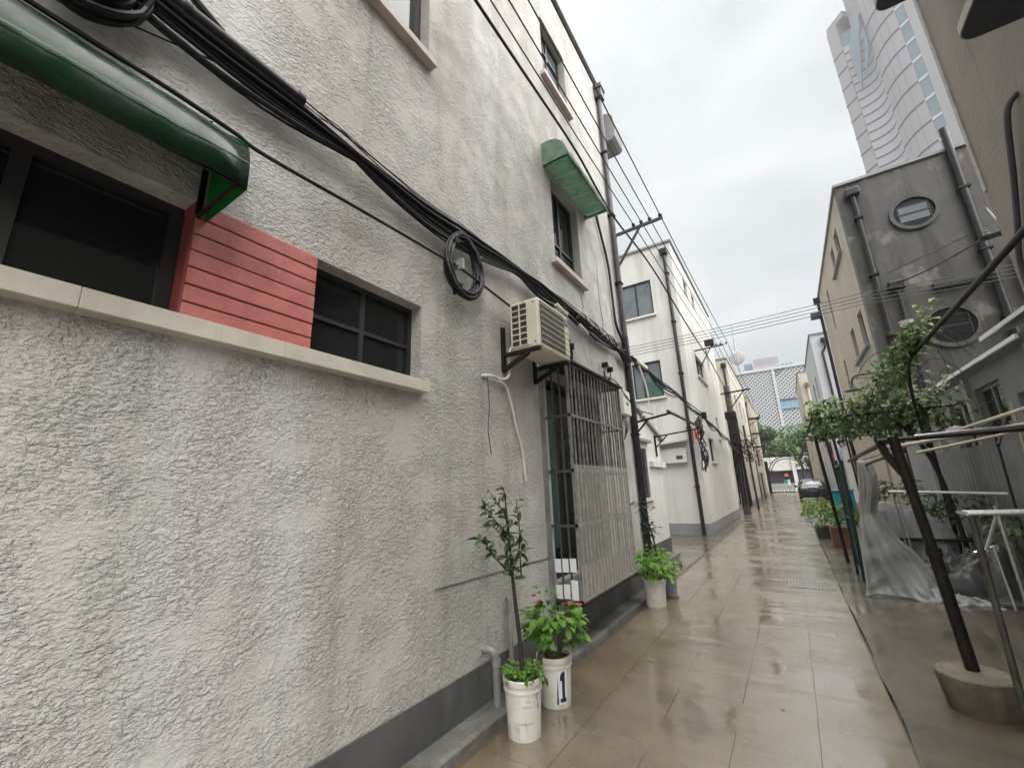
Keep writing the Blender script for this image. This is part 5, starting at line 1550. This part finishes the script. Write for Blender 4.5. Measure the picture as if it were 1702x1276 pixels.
def under_pt():
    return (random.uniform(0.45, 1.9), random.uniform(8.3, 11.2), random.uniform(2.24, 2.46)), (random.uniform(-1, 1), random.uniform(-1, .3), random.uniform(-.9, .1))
leafcloud(420, under_pt, 0.12, LEAFD, vine)  # darker leaves below: the vine's shaded underside put into leaf colour
leafcloud(1250, slab_pt, 0.125, LEAFV, vine)
leafcloud(430, plume_pt, 0.115, LEAFV, vine)
leafcloud(220, plume_pt, 0.10, LEAFY, vine)
leafcloud(260, slab_pt, 0.10, LEAFY, vine)
leafcloud(38, tip_pt, 0.10, LEAFY, vine)
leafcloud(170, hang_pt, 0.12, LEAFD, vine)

mb = MB()
for k in range(26):                          # bare trailing shoots
    p = Vector((random.uniform(.5, 1.9), random.uniform(8.1, 9.2), random.uniform(2.3, 2.9)))
    if k > 15:
        p = Vector((random.uniform(1.4, 2.0), random.uniform(6.9, 8.2), random.uniform(2.8, 3.3)))
    d = Vector((random.uniform(-.35, .35), random.uniform(-.25, .1), random.uniform(-.1, .3)))
    mb.tube(smoothpath([p, p+d*0.6+Vector((0, 0, .06)), p+d*1.2+Vector((0, 0, -.06)), p+d*1.6+Vector((0, 0, -.25))], 4), 0.005, 5)
mb.build('shoot', BARK, vine)
for k, (a, b, mt, lb) in enumerate((((2.18, 7.0, 0), (2.30, 7.25, 2.3), BAMBOO, 'pale bamboo cane leaning on the shed beside the canopy'), ((2.12, 7.5, 0), (2.28, 7.9, 2.1), IRON, 'thin dark pipe leaning on the shed sheets'),
                                    ((1.5, 5.2, 1.72), (2.3, 7.4, 2.2), IRON, 'thin dark bar running from the steel rail up to the shed'), ((1.0, 5.3, 1.70), (2.3, 5.6, 1.95), BAMBOO, 'weathered bamboo cane lying behind the steel rail'))):
    rod('spare_pole', lb, a, b, 0.013, mt, 'pole')
tag(tube('clothes_line', WIREM, sag((0.80, 8.5, 1.72), (2.38, 7.6, 2.45), 0.10), 0.005), 'thin washing line from the teal gate to the shed', 'line')

# tarpaulin: hanging, cinched sheet
tp_ = thing('tarpaulin', 'grey plastic tarpaulin hanging cinched from the rail and spread on the ground', 'tarpaulin', (1.0, 7.6, 0))
prof = [(1.74, 0.80, 0.95, 0.03), (1.55, 0.78, 0.99, 0.05), (1.3, 0.745, 0.98, 0.06), (1.12, 0.71, 0.92, 0.05), (1.03, 0.705, 0.90, 0.05), (0.9, 0.67, 0.97, 0.09), (0.7, 0.64, 1.06, 0.13),
        (0.5, 0.62, 1.20, 0.16), (0.3, 0.61, 1.34, 0.18), (0.16, 0.60, 1.44, 0.2), (0.07, 0.58, 1.54, 0.24), (0.02, 0.57, 1.66, 0.30)]
prof2 = []
for i in range(len(prof)-1):
    for k in range(4):
        t = k/4
        prof2.append(tuple(a+(b-a)*t for a, b in zip(prof[i], prof[i+1])))
prof2.append(prof[-1])
rows = []
for i, (z, xa, xb, dep) in enumerate(prof2):
    row = []
    for j in range(61):
        t = j/60
        x = xa+(xb-xa)*t
        sp_x = t*(xb-xa)
        cr = mnoise.turbulence(Vector((sp_x*2.6+3, z*1.5, 1.7)), 2, True)-0.5
        flare = min(1.0, max(0.12, (1.12-z)))
        saw = abs(((t*1.7+0.16*math.sin(z*2.3)+0.25*cr) % 1.0)-0.5)*2-0.5
        saw2 = abs(((t*6.3+0.25*z) % 1.0)-0.5)*2-0.5
        fold = 1.0*saw+0.22*saw2
        y = 7.62-dep*0.55*fold-dep*0.9*math.sin(math.pi*t)+0.25*t*(1.74-z)/1.74+0.13*flare*cr
        x += 0.03*cr*flare
        zz = z+(0.07*cr)*(1 if z < 0.4 else 0.3)
        row.append((x, y, max(zz, 0.004)))
    rows.append(row)
MB().strip(rows).build('hanging_sheet', TARP, tp_, smooth=True, solid=0.004)
rows = []
for i in range(22):
    row = []
    for j in range(40):
        s, t = i/21, j/39
        x = 1.20+0.56*t+0.03*math.sin(s*9)
        y = 7.35+0.55*s+0.06*math.sin(t*11+s*4)
        cn = mnoise.turbulence(Vector((t*3.0, s*3.0, 9.2)), 3, True)
        z = 0.006+0.20*cn*max(0.0, math.sin(math.pi*s))**0.5*(1-0.7*t)*min(1.0, (1-t)*6)
        row.append((x, y, max(0.006, z)))
    rows.append(row)
MB().strip(rows).build('spread_sheet', TARP, tp_, smooth=True, solid=0.004)
rows = []
for i in range(30):
    row = []
    for j in range(44):
        s, t = i/29, j/43
        x = 1.0+0.78*t
        y = 8.35+0.7*s
        cn = mnoise.turbulence(Vector((t*2.4, s*2.0, 4.2)), 3, True)-0.55
        c2 = 0.0
        z = 1.12-0.36*t**2.2+0.16*cn
        if s < 0.28:
            f = (0.28-s)/0.28
            z -= (0.55+0.22*math.sin(t*4.1)+0.12*cn)*f**0.8
            y += 0.12*f+0.10*math.sin(t*7+2*cn)*f-0.05*c2
        y += 0.05*cn
        row.append((x, y, z))
    rows.append(row)
tag(MB().strip(rows).build('draped_cover', TARP, None, smooth=True, solid=0.004), 'grey plastic sheet draped over low shelves behind the hanging tarpaulin', 'cover sheet')
sh = thing('storage_shelf', 'dark low shelf under the draped grey sheet', 'shelf', (1.5, 8.5, 0))
for z in (0.25, 0.6):
    MB().box(1.05, 1.95, 8.4, 8.9, z, z+0.03).build('shelf_board', IRON, sh)
for (x, y) in ((1.07, 8.42), (1.93, 8.42), (1.07, 8.88), (1.93, 8.88)):
    MB().box(x-0.02, x+0.02, y-0.02, y+0.02, 0, 0.68).build('leg', IRON, sh)
# dark boxes and planters on the right
for k, (x, y, w_, h_, mt, lb) in enumerate(((2.05, 6.3, 0.35, 0.8, GREYP, 'dark grey cupboard against the right courtyard wall'), (2.15, 5.2, 0.4, 0.45, IRON, 'black box low behind the stainless rack'))):
    t = thing('storage_box', lb, 'box', (x, y, 0))
    MB().box(x-w_/2, x+w_/2, y-w_/2, y+w_/2, 0.0, h_).build('body', STAIND if mt is IRON else PLINTH, t, bevel=0.015)
    MB().box(x-w_/2-0.015, x+w_/2+0.015, y-w_/2-0.015, y+w_/2+0.015, h_, h_+0.04).build('lid', mt, t, bevel=0.01)
rows = []
for i in range(34):
    row = []
    for j in range(44):
        s_, t = i/33, j/43
        x = 1.05+1.25*t
        y = 7.75+0.95*s_
        cn = mnoise.turbulence(Vector((t*3.1+4, s_*2.6, 2.9)), 3, True)
        e = (math.sin(math.pi*min(1, max(0, t)))**0.5)*(math.sin(math.pi*min(1, max(0, s_)))**0.5)
        row.append((x, y-0.08*cn, max(0.004, (0.42+0.30*t)*e*(0.55+0.8*cn))))
    rows.append(row)
tag(MB().strip(rows).build('sheet_heap', DARKT, None, smooth=True, solid=0.004), 'heap of crumpled dark plastic sheet on the ground behind the grey tarpaulin', 'plastic sheet')
def potted(label, x, y, pot_r, pot_h, potm, fn, n, size, leafm, name='potted_plant', stems=None, group=None, square=False):
    t = thing(name, label, 'potted plant', (x, y, 0), group)
    if square:
        MB().prism([(x-pot_r*0.85, y-pot_r*0.85, 0), (x+pot_r*0.85, y-pot_r*0.85, 0), (x+pot_r*0.85, y+pot_r*0.85, 0), (x-pot_r*0.85, y+pot_r*0.85, 0)], (0, 0, pot_h)).build('pot', potm, t, bevel=0.012)
    else:
        MB().lathe([(0, 0), (pot_r*0.8, 0), (pot_r, pot_h*0.86), (pot_r*1.08, pot_h*0.86), (pot_r*1.08, pot_h), (pot_r*0.94, pot_h), (pot_r*0.9, pot_h*0.9), (0, pot_h*0.9)], (x, y, 0), 22).build('pot', potm, t, smooth=True)
    mb = MB()
    for k in range(7):
        a = k*0.9
        mb.tube([(x+0.02*math.cos(a), y+0.02*math.sin(a), pot_h*0.8), (x+0.1*math.cos(a), y+0.1*math.sin(a), pot_h+0.22), (x+0.18*math.cos(a), y+0.18*math.sin(a), pot_h+0.42)], [0.008, 0.006, 0.003], 5)
    mb.build('stem', STEM, t)
    leafcloud(n, fn, size, leafm, t, wd=0.45)
    return t
def ball(x, y, z, rx, rz):
    def f():
        d = rdir(-1, 1)*random.random()**0.4
        return (x+d.x*rx, y+d.y*rx, z+d.z*rz), (d.x+random.uniform(-.6, .6), d.y+random.uniform(-.6, .6), random.uniform(-.6, .5))
    return f
for k, (x, y, z, r_, hh, lm, lb) in enumerate(((1.42, 9.6, 1.25, 0.32, 0.85, LEAFD, 'dark potted shrub behind the draped sheet'), (1.95, 8.9, 1.05, 0.35, 0.5, LEAFD, 'spiky dark plant beside the shed post'), (1.75, 9.6, 0.95, 0.25, 0.35, LEAFV, 'potted plant with pale leaves behind the draped sheet'), (2.1, 7.3, 0.9, 0.3, 0.4, LEAFD, 'dark leafy plant low against the shed wall'))):
    potted(lb, x, y, 0.16, hh*0.5, WHITEP if k == 2 else STAIND, ball(x, y, z, r_, r_), 130, 0.13, lm)
potted('leafy shrub in a square terracotta planter at the path edge', 0.72, 12.6, 0.20, 0.42, TERRA, ball(0.62, 12.5, 0.72, 0.42, 0.40), 260, 0.13, LEAFV, square=True)
potted('yellowish flowering shrub leaning over the path in front of the black car', 0.50, 14.2, 0.2, 0.3, STAIND, ball(0.45, 14.2, 0.78, 0.36, 0.34), 200, 0.14, LEAFY)
potted('green shrub in a pale pot beside the trellis posts', 1.05, 11.6, 0.22, 0.5, SILLC, ball(1.0, 11.6, 0.75, 0.3, 0.3), 140, 0.12, LEAFV)
for k, (x, y) in enumerate(((1.55, 23.5), (1.95, 24.2))):
    t = thing('wheelie_bin', ['turquoise plastic bin nearest behind the shrubs', 'second turquoise plastic bin behind the first one'][k], 'bin', (x, y, 0))
    MB().prism([(x-0.22, y-0.22, 0.05), (x+0.22, y-0.22, 0.05), (x+0.22, y+0.22, 0.05), (x-0.22, y+0.22, 0.05)], (0, 0, 0.9)).build('body', BLUEBIN, t, bevel=0.03)
    MB().box(x-0.26, x+0.26, y-0.27, y+0.26, 0.95, 1.02).build('lid', BLUEBIN, t, bevel=0.02)
tag(MB().box(1.73, 1.83, 24.9, 25.0, 1.9, 2.6).build('fabric_roll', REDCL, None, bevel=0.03), 'rolled red cloth hanging on a post by the white garden wall', 'cloth')
for k, (x, y) in enumerate(((1.85, 25.0), (2.05, 20.5))):
    tag(tube('post', IRON, [(x, y, 0), (x-0.05, y, 3.2)], 0.035), ['dark post with the rolled red cloth', 'dark post by the tan house far corner'][k], 'post')

# ================================================================ CARS
def car(label, cx, y0, wd_, ln, ht, paint, plate=True, name='parked_car'):
    t = thing(name, label, 'car', (cx, y0+ln/2, 0))
    hw = wd_/2
    # sections along the car: (y, half width low, half width high, z floor, z belt, z roof, roof half width)
    S = [(0.0, .86, .80, .42, .86, .88, .60), (0.06, .96, .92, .30, .95, 1.02, .66), (0.30, 1.0, .97, .26, .98, 1.22*ht/1.55, .68), (0.75, 1.0, .98, .26, .99, 1.48*ht/1.55, .69), (1.3, 1.0, .98, .26, .98, 1.55*ht/1.55, .70),
         (2.3, 1.0, .98, .26, .96, 1.54*ht/1.55, .70), (2.9, 1.0, .98, .26, .95, 1.36*ht/1.55, .68), (3.4, 1.0, .97, .26, .93, 1.02, .66), (4.1, .98, .92, .28, .84, .88, .6), (4.5, .90, .82, .36, .68, .72, .55)]
    rows = []
    for (y, wl, wh, zf_, zb_, zr_, rw) in S:
        yy = y0+y*ln/4.5
        half = [(0, zf_), (wl*0.86, zf_), (wl, zf_+0.12), (wl, zb_-0.12), (wh, zb_), (rw+(wh-rw)*0.35, zb_+(zr_-zb_)*0.72), (rw*0.86, zr_-0.02), (0, zr_+0.02)]
        row = [(cx+a*hw, yy, b) for a, b in half]+[(cx-a*hw, yy, b) for a, b in reversed(half[1:-1])]
        rows.append(row+[row[0]])
    mb = MB().strip(rows)
    n0 = len(mb.v)
    mb.f.append(tuple(range(len(rows[0])-2, -1, -1)))
    k_ = (len(rows)-1)*len(rows[0])
    mb.f.append(tuple(k_+i for i in range(len(rows[0])-1)))
    b_ = mb.build('body', paint, t, smooth=True)
    yr = y0
    g = MB().add([(cx-hw*.60, yr+0.10, 1.06), (cx+hw*.60, yr+0.10, 1.06), (cx+hw*.52, yr+0.62, 1.40*ht/1.55), (cx-hw*.52, yr+0.62, 1.40*ht/1.55)], [(0, 1, 2, 3)])
    g.build('rear_window', GLASSD, t, solid=0.015)
    for sx in (-1, 1):
        g = MB().add([(cx+sx*hw*0.985, y0+1.0, 1.02), (cx+sx*hw*0.985, y0+2.9, 1.0), (cx+sx*hw*0.80, y0+2.5, 1.44*ht/1.55), (cx+sx*hw*0.80, y0+1.1, 1.46*ht/1.55)], [(0, 1, 2, 3)])
        g.build('side_window', GLASSD, t, solid=0.01)
        MB().box(cx+sx*hw*0.62-0.13, cx+sx*hw*0.62+0.13, yr-0.005, yr+0.05, 0.83, 0.90).build('tail_light', REDL, t, bevel=0.01)
        for wy in (0.85, 3.55):
            wx = cx+sx*(hw-0.12)
            pr = [(0.0, -0.11), (0.22, -0.11), (0.32, -0.09), (0.34, 0), (0.32, 0.09), (0.22, 0.11), (0.0, 0.11)]
            ww = MB().lathe(pr, (0, 0, 0), 20)
            ww.v = [(wx+v[2], y0+wy*ln/4.5+v[1], 0.34+v[0]) for v in ww.v]
            wh_ = ww.build('wheel', TYRE, t, smooth=True)
            rm = MB().lathe([(0.0, 0), (0.2, 0)], (0, 0, 0), 16)
            rm.v = [(wx+sx*0.115+v[2], y0+wy*ln/4.5+v[1], 0.34+v[0]) for v in rm.v]
            rm.build('rim', SILVER, wh_)
        MB().box(cx+sx*(hw+0.08)-0.09, cx+sx*(hw+0.08)+0.09, y0+2.85, y0+2.98, 0.98, 1.12).build('mirror', paint, t, bevel=0.02)
    MB().box(cx-0.22, cx+0.22, yr-0.03, yr+0.02, 0.68, 0.79).build('number_plate', PLATEB if plate else WHITEL, t)
    MB().box(cx-hw*.7, cx+hw*.7, yr-0.01, yr+0.06, 0.86, 0.885).build('chrome_strip', SILVER, t)
    MB().box(cx-hw*.62, cx+hw*.62, yr+0.02, yr+0.3, 0.27, 0.42).build('bumper', TYRE, t, bevel=0.03)
    return t
car('black hatchback with a blue number plate parked on the right of the alley', 1.17, 37.2, 1.86, 4.5, 1.55, CARB)

# ================================================================ HAZE
hz = MB().box(-60, 120, -30, 360, -2.2, 275)
hm = bpy.data.materials.new('drizzle_haze')
hm.use_nodes = True
hm.node_tree.nodes.clear()
_o = hm.node_tree.nodes.new('ShaderNodeOutputMaterial')
_v = hm.node_tree.nodes.new('ShaderNodeVolumePrincipled')
_v.inputs['Color'].default_value = (0.93, 0.95, 0.97, 1)
_v.inputs['Density'].default_value = 0.00065
hm.node_tree.links.new(_v.outputs[0], _o.inputs['Volume'])
ho = hz.build('haze', hm)
ho['kind'] = 'stuff'
ho.display_type = 'WIRE'

# ================================================================ BUCKETS AND POTTED PLANTS ON THE LEFT
def bucket(x, y, r, h, mt, t, rot=0.0):
    MB().lathe([(0, 0.002), (r*0.80, 0.002), (r*0.84, 0.0), (r*0.86, 0.012), (r*0.97, h*0.78), (r*1.03, h*0.785), (r*1.03, h*0.82), (r*0.985, h*0.825), (r*0.995, h*0.90), (r*1.06, h*0.905), (r*1.07, h*0.99),
                (r*1.05, h), (r*0.96, h), (r*0.95, h*0.9), (0, h*0.9)], (x, y, 0), 40).build('bucket', mt, t, smooth=True)
    MB().lathe([(0, h*0.91), (r*0.945, h*0.915)], (x, y, 0), 24).build('soil', SOIL, t)
def wrap_patch(x, y, r, pts, mt, t, name, lift=0.003, taper=None):
    """flat print on a round bucket: pts = (angle, z) polygon rows"""
    rows = [[(x+(taper(z)+lift)*math.cos(a), y+(taper(z)+lift)*math.sin(a), z) for a in [a0+(a1-a0)*i/6 for i in range(7)]] for (z, a0, a1) in pts]
    MB().strip(rows).build(name, mt, t)
# tall shrub
p1 = thing('potted_shrub', 'tall thin dark leaved shrub in the nearest white bucket', 'potted plant', (-1.69, 2.64, 0))
BX, BY, BR, BH = -1.69, 2.64, 0.122, 0.335
bucket(BX, BY, BR, BH, BUCK, p1)
tap = lambda z: BR*(0.86+0.11*min(1, z/(BH*0.78)))
vw = math.atan2(-BY, -BX)
for (z, a0, a1) in ((0.22, 0.15, 0.38), (0.19, -0.05, 0.42), (0.10, -0.4, 0.5)):
    wrap_patch(BX, BY, BR, [(z, vw+a0, vw+a1), (z+0.005, vw+a0, vw+a1)], LITTLEB, p1, 'faint_print', 0.0015, tap)
for (z, a0) in ((0.17, -0.95), (0.22, -0.85)):
    wrap_patch(BX, BY, BR, [(z, vw-a0-0.12, vw-a0+0.02), (z+0.02, vw-a0-0.16, vw-a0+0.06), (z+0.04, vw-a0-0.1, vw-a0+0.0)], LITTLEB, p1, 'faint_print', 0.0015, tap)
def q(u, v, dy=0.0):
    return Vector((-1.72+(u-848)*0.00506, 2.62+dy, 0.84+(985-v)*0.0037))
br = MB()
br.tube(smoothpath([q(857, 1112), q(854, 1060), q(850, 1010), q(847, 970), q(845, 930), q(843, 895), q(841, 860), q(838, 820), q(836, 800)]), [0.017-0.00035*i for i in range(41)], 8)
paths = [[q(848, 965), q(835, 943, -.03), q(822, 925, -.05), q(812, 905, -.06), q(798, 893, -.07)],
         [q(843, 890), q(826, 865, -.02), q(812, 845, -.03), q(802, 832, -.03)],
         [q(841, 870), q(830, 848, .04), q(815, 825, .05), q(800, 800, .05)],
         [q(848, 940), q(857, 910, .02), q(857, 880, .03), q(855, 845, .03), q(854, 822, .03)],
         [q(847, 950), q(862, 925, -.04), q(872, 905, -.05)],
         [q(857, 960, .03), q(856, 920, .03), q(857, 890, .02)],
         [q(843, 900), q(833, 880, -.06), q(824, 868, -.08)]]
tw_ = []
for pth in paths:
    sp_ = smoothpath(pth)
    br.tube(sp_, [0.006-0.004*i/len(sp_) for i in range(len(sp_))], 6)
    tw_ += sp_
tw_ += smoothpath([q(845, 900), q(841, 860), q(838, 820), q(836, 800)])
br.build('trunk', BARK, p1, smooth=True)
lfs = [leaf_data('leaf', LEAFD, 0.38, 0.14, c) for c in (0.1, 0.25, 0.4)]
tracks = Vector((0, 1, 0))
def leaf_obj(parent, data, p, d, size, roll):
    d = Vector(d).normalized()
    qn = d.to_track_quat('Y', 'Z')
    e = (qn.to_matrix() @ Matrix.Rotation(roll, 3, 'Y')).to_euler()
    return piece('leaf', data, p, parent, rot=e, scale=(size, size, size))
for _ in range(135):
    p = random.choice(tw_)
    d = Vector((random.uniform(-1, 1), random.uniform(-1, 1), random.uniform(-0.35, 0.7)))
    leaf_obj(p1, random.choice(lfs), p, d, random.uniform(0.06, 0.105), random.uniform(-.9, .9))
lb_ = [leaf_data('leaf', LEAFB, 0.55, 0.1, c) for c in (0.1, 0.3)]
def cover_pt():
    a, r_ = random.uniform(0, 6.28), BR*0.98*random.random()**0.5
    return (BX+r_*math.cos(a), BY+r_*math.sin(a), BH*0.95+random.uniform(0, 0.075)), (math.cos(a)+random.uniform(-.5, .5), math.sin(a)+random.uniform(-.5, .5), random.uniform(-.3, .6))
leafcloud(300, cover_pt, 0.036, LEAFB, p1, 'ground_cover', 0.7, 0.2)
# flowering bush with the numbered bucket
p2 = thing('potted_flower', 'bushy green plant with magenta flowers in the white bucket printed with a 1', 'potted plant', (-1.70, 3.10, 0))
CX2, CY2, CR2, CH2 = -1.70, 3.10, 0.125, 0.32
bucket(CX2, CY2, CR2, CH2, BUCK, p2)
tap2 = lambda z: CR2*(0.86+0.11*min(1, z/(CH2*0.78)))
vw2 = math.atan2(-CY2, -CX2)
a_ = vw2+0.30
wrap_patch(CX2, CY2, CR2, [(0.03, a_-0.12, a_+0.48), (0.245, a_-0.12, a_+0.48)], WHITEL, p2, 'label', 0.0012, tap2)
wrap_patch(CX2, CY2, CR2, [(0.045, a_-0.02, a_+0.40), (0.07, a_-0.02, a_+0.40)], NAVY, p2, 'numeral', 0.0024, tap2)
wrap_patch(CX2, CY2, CR2, [(0.07, a_+0.10, a_+0.30), (0.235, a_+0.10, a_+0.30)], NAVY, p2, 'numeral', 0.0024, tap2)
wrap_patch(CX2, CY2, CR2, [(0.18, a_-0.02, a_+0.10), (0.205, a_-0.02, a_+0.10), (0.228, a_+0.06, a_+0.10)], NAVY, p2, 'numeral', 0.0024, tap2)
wrap_patch(CX2, CY2, CR2, [(0.035, a_-0.26, a_-0.14), (0.10, a_-0.22, a_-0.14), (0.20, a_-0.15, a_-0.14)], NAVY, p2, 'label_edge', 0.0012, tap2)
mb = MB()
for k in range(16):
    a = random.uniform(0, 6.28)
    t_ = random.uniform(0.4, 1)
    mb.tube([(CX2+0.04*math.cos(a), CY2+0.04*math.sin(a), CH2*0.9), (CX2+0.10*math.cos(a)*t_, CY2+0.10*math.sin(a)*t_, 0.45), (CX2+0.21*math.cos(a)*t_, CY2+0.21*math.sin(a)*t_, 0.52+0.2*(1-t_))], [0.006, 0.005, 0.002], 5)
mb.build('stem', STEM, p2)
for _ in range(255):
    d = rdir(-0.75, 1)
    rr_ = random.random()**0.35
    p = Vector((CX2+0.02+d.x*0.23*rr_, CY2+d.y*0.21*rr_, 0.53+d.z*0.20*rr_))
    leaf_obj(p2, random.choice(lb_), p, (d.x+random.uniform(-.5, .5), d.y+random.uniform(-.5, .5), random.uniform(-.8, .35)), random.uniform(0.055, 0.10), random.uniform(-.5, .5))
for _ in range(22):
    d = rdir(-0.2, 1)
    p = Vector((CX2-0.08+d.x*0.10, CY2+d.y*0.1, 0.70+d.z*0.07))
    leaf_obj(p2, random.choice(lb_), p, (d.x, d.y, random.uniform(-.2, .5)), random.uniform(0.035, 0.055), 0)
lo_ = smoothpath([(CX2-0.05, CY2-0.10, 0.36), (CX2-0.02, CY2-0.18, 0.33), (CX2+0.02, CY2-0.2, 0.24)])
for k in range(16):
    leaf_obj(p2, lfs[1], Vector(random.choice(lo_)), (random.uniform(-1, 1), -0.6, -0.8), 0.07, random.uniform(-.6, .6))
fl = MB()
for (p, s_) in (((CX2-0.09, CY2-0.10, 0.73), 0.030), ((CX2+0.20, CY2-0.08, 0.57), 0.034), ((CX2+0.21, CY2+0.06, 0.66), 0.026), ((CX2-0.02, CY2-0.16, 0.71), 0.022), ((CX2+0.17, CY2-0.02, 0.68), 0.028)):
    f_ = MB()
    for k in range(7):
        a = k*0.9
        add_leaf(f_, p, (math.cos(a), math.sin(a)-0.3, 0.35*math.sin(k*2.1)), s_, 0, 0.6)
    f_.build('flower', PINK, p2)
# far white bucket
p3 = thing('potted_shrub', 'pale green bushy plant with a thin dark stem in the far white bucket', 'potted plant', (-1.73, 5.97, 0))
bucket(-1.73, 5.97, 0.145, 0.335, BUCK, p3)
leafcloud(330, ball(-1.76, 5.95, 0.53, 0.25, 0.27), 0.085, LEAFB, p3)
leafcloud(60, ball(-1.62, 5.95, 0.42, 0.22, 0.13), 0.08, LEAFY, p3)
mb = MB()
sA = smoothpath([(-1.68, 5.98, 0.33), (-1.66, 5.98, 0.6), (-1.68, 5.98, 0.85), (-1.73, 5.97, 1.05), (-1.80, 5.95, 1.28)])
sB = smoothpath([(-1.68, 5.98, 0.7), (-1.76, 5.98, 0.95), (-1.74, 5.98, 1.2)])
mb.tube(sA, 0.011, 6)
mb.tube(sB, 0.008, 6)
mb.build('stem', BARK, p3, smooth=True)
tops = [s_ for s_ in sA+sB if s_.z > 0.85]
def tuft():
    p = random.choice(tops)
    d = rdir(-.3, .8)
    return p+d*random.uniform(0, 0.10), d
leafcloud(130, tuft, 0.06, LEAFD, p3)
p4 = thing('potted_plant', 'small plant in a grey blue pot just behind the far white bucket', 'potted plant', (-1.66, 6.50, 0))
MB().lathe([(0, 0), (0.075, 0), (0.095, 0.26), (0.105, 0.26), (0.105, 0.285), (0.09, 0.285), (0.085, 0.25), (0, 0.25)], (-1.66, 6.50, 0), 24).build('pot', BUCKG, p4, smooth=True)
MB().lathe([(0, -0.0), (0.095, 0.0), (0.10, 0.018), (0, 0.018)], (-1.66, 6.50, 0.0), 20).build('saucer', TERRA, p4, smooth=True)
leafcloud(110, ball(-1.64, 6.48, 0.40, 0.17, 0.15), 0.08, LEAFB, p4)
# fallen leaves and specks on the wet path
sm = MB()
for _ in range(26):
    add_leaf(sm, (random.uniform(-1.8, 1.6), random.uniform(2.4, 9), 0.004), (random.uniform(-1, 1), random.uniform(-1, 1), 0), random.uniform(0.015, 0.035), 0, 0.5, 0.0)
tag(sm.build('fallen_leaves', LEAFY, None, recentre=False), 'few tiny fallen leaves scattered on the wet paving', 'leaves', None, 'stuff')
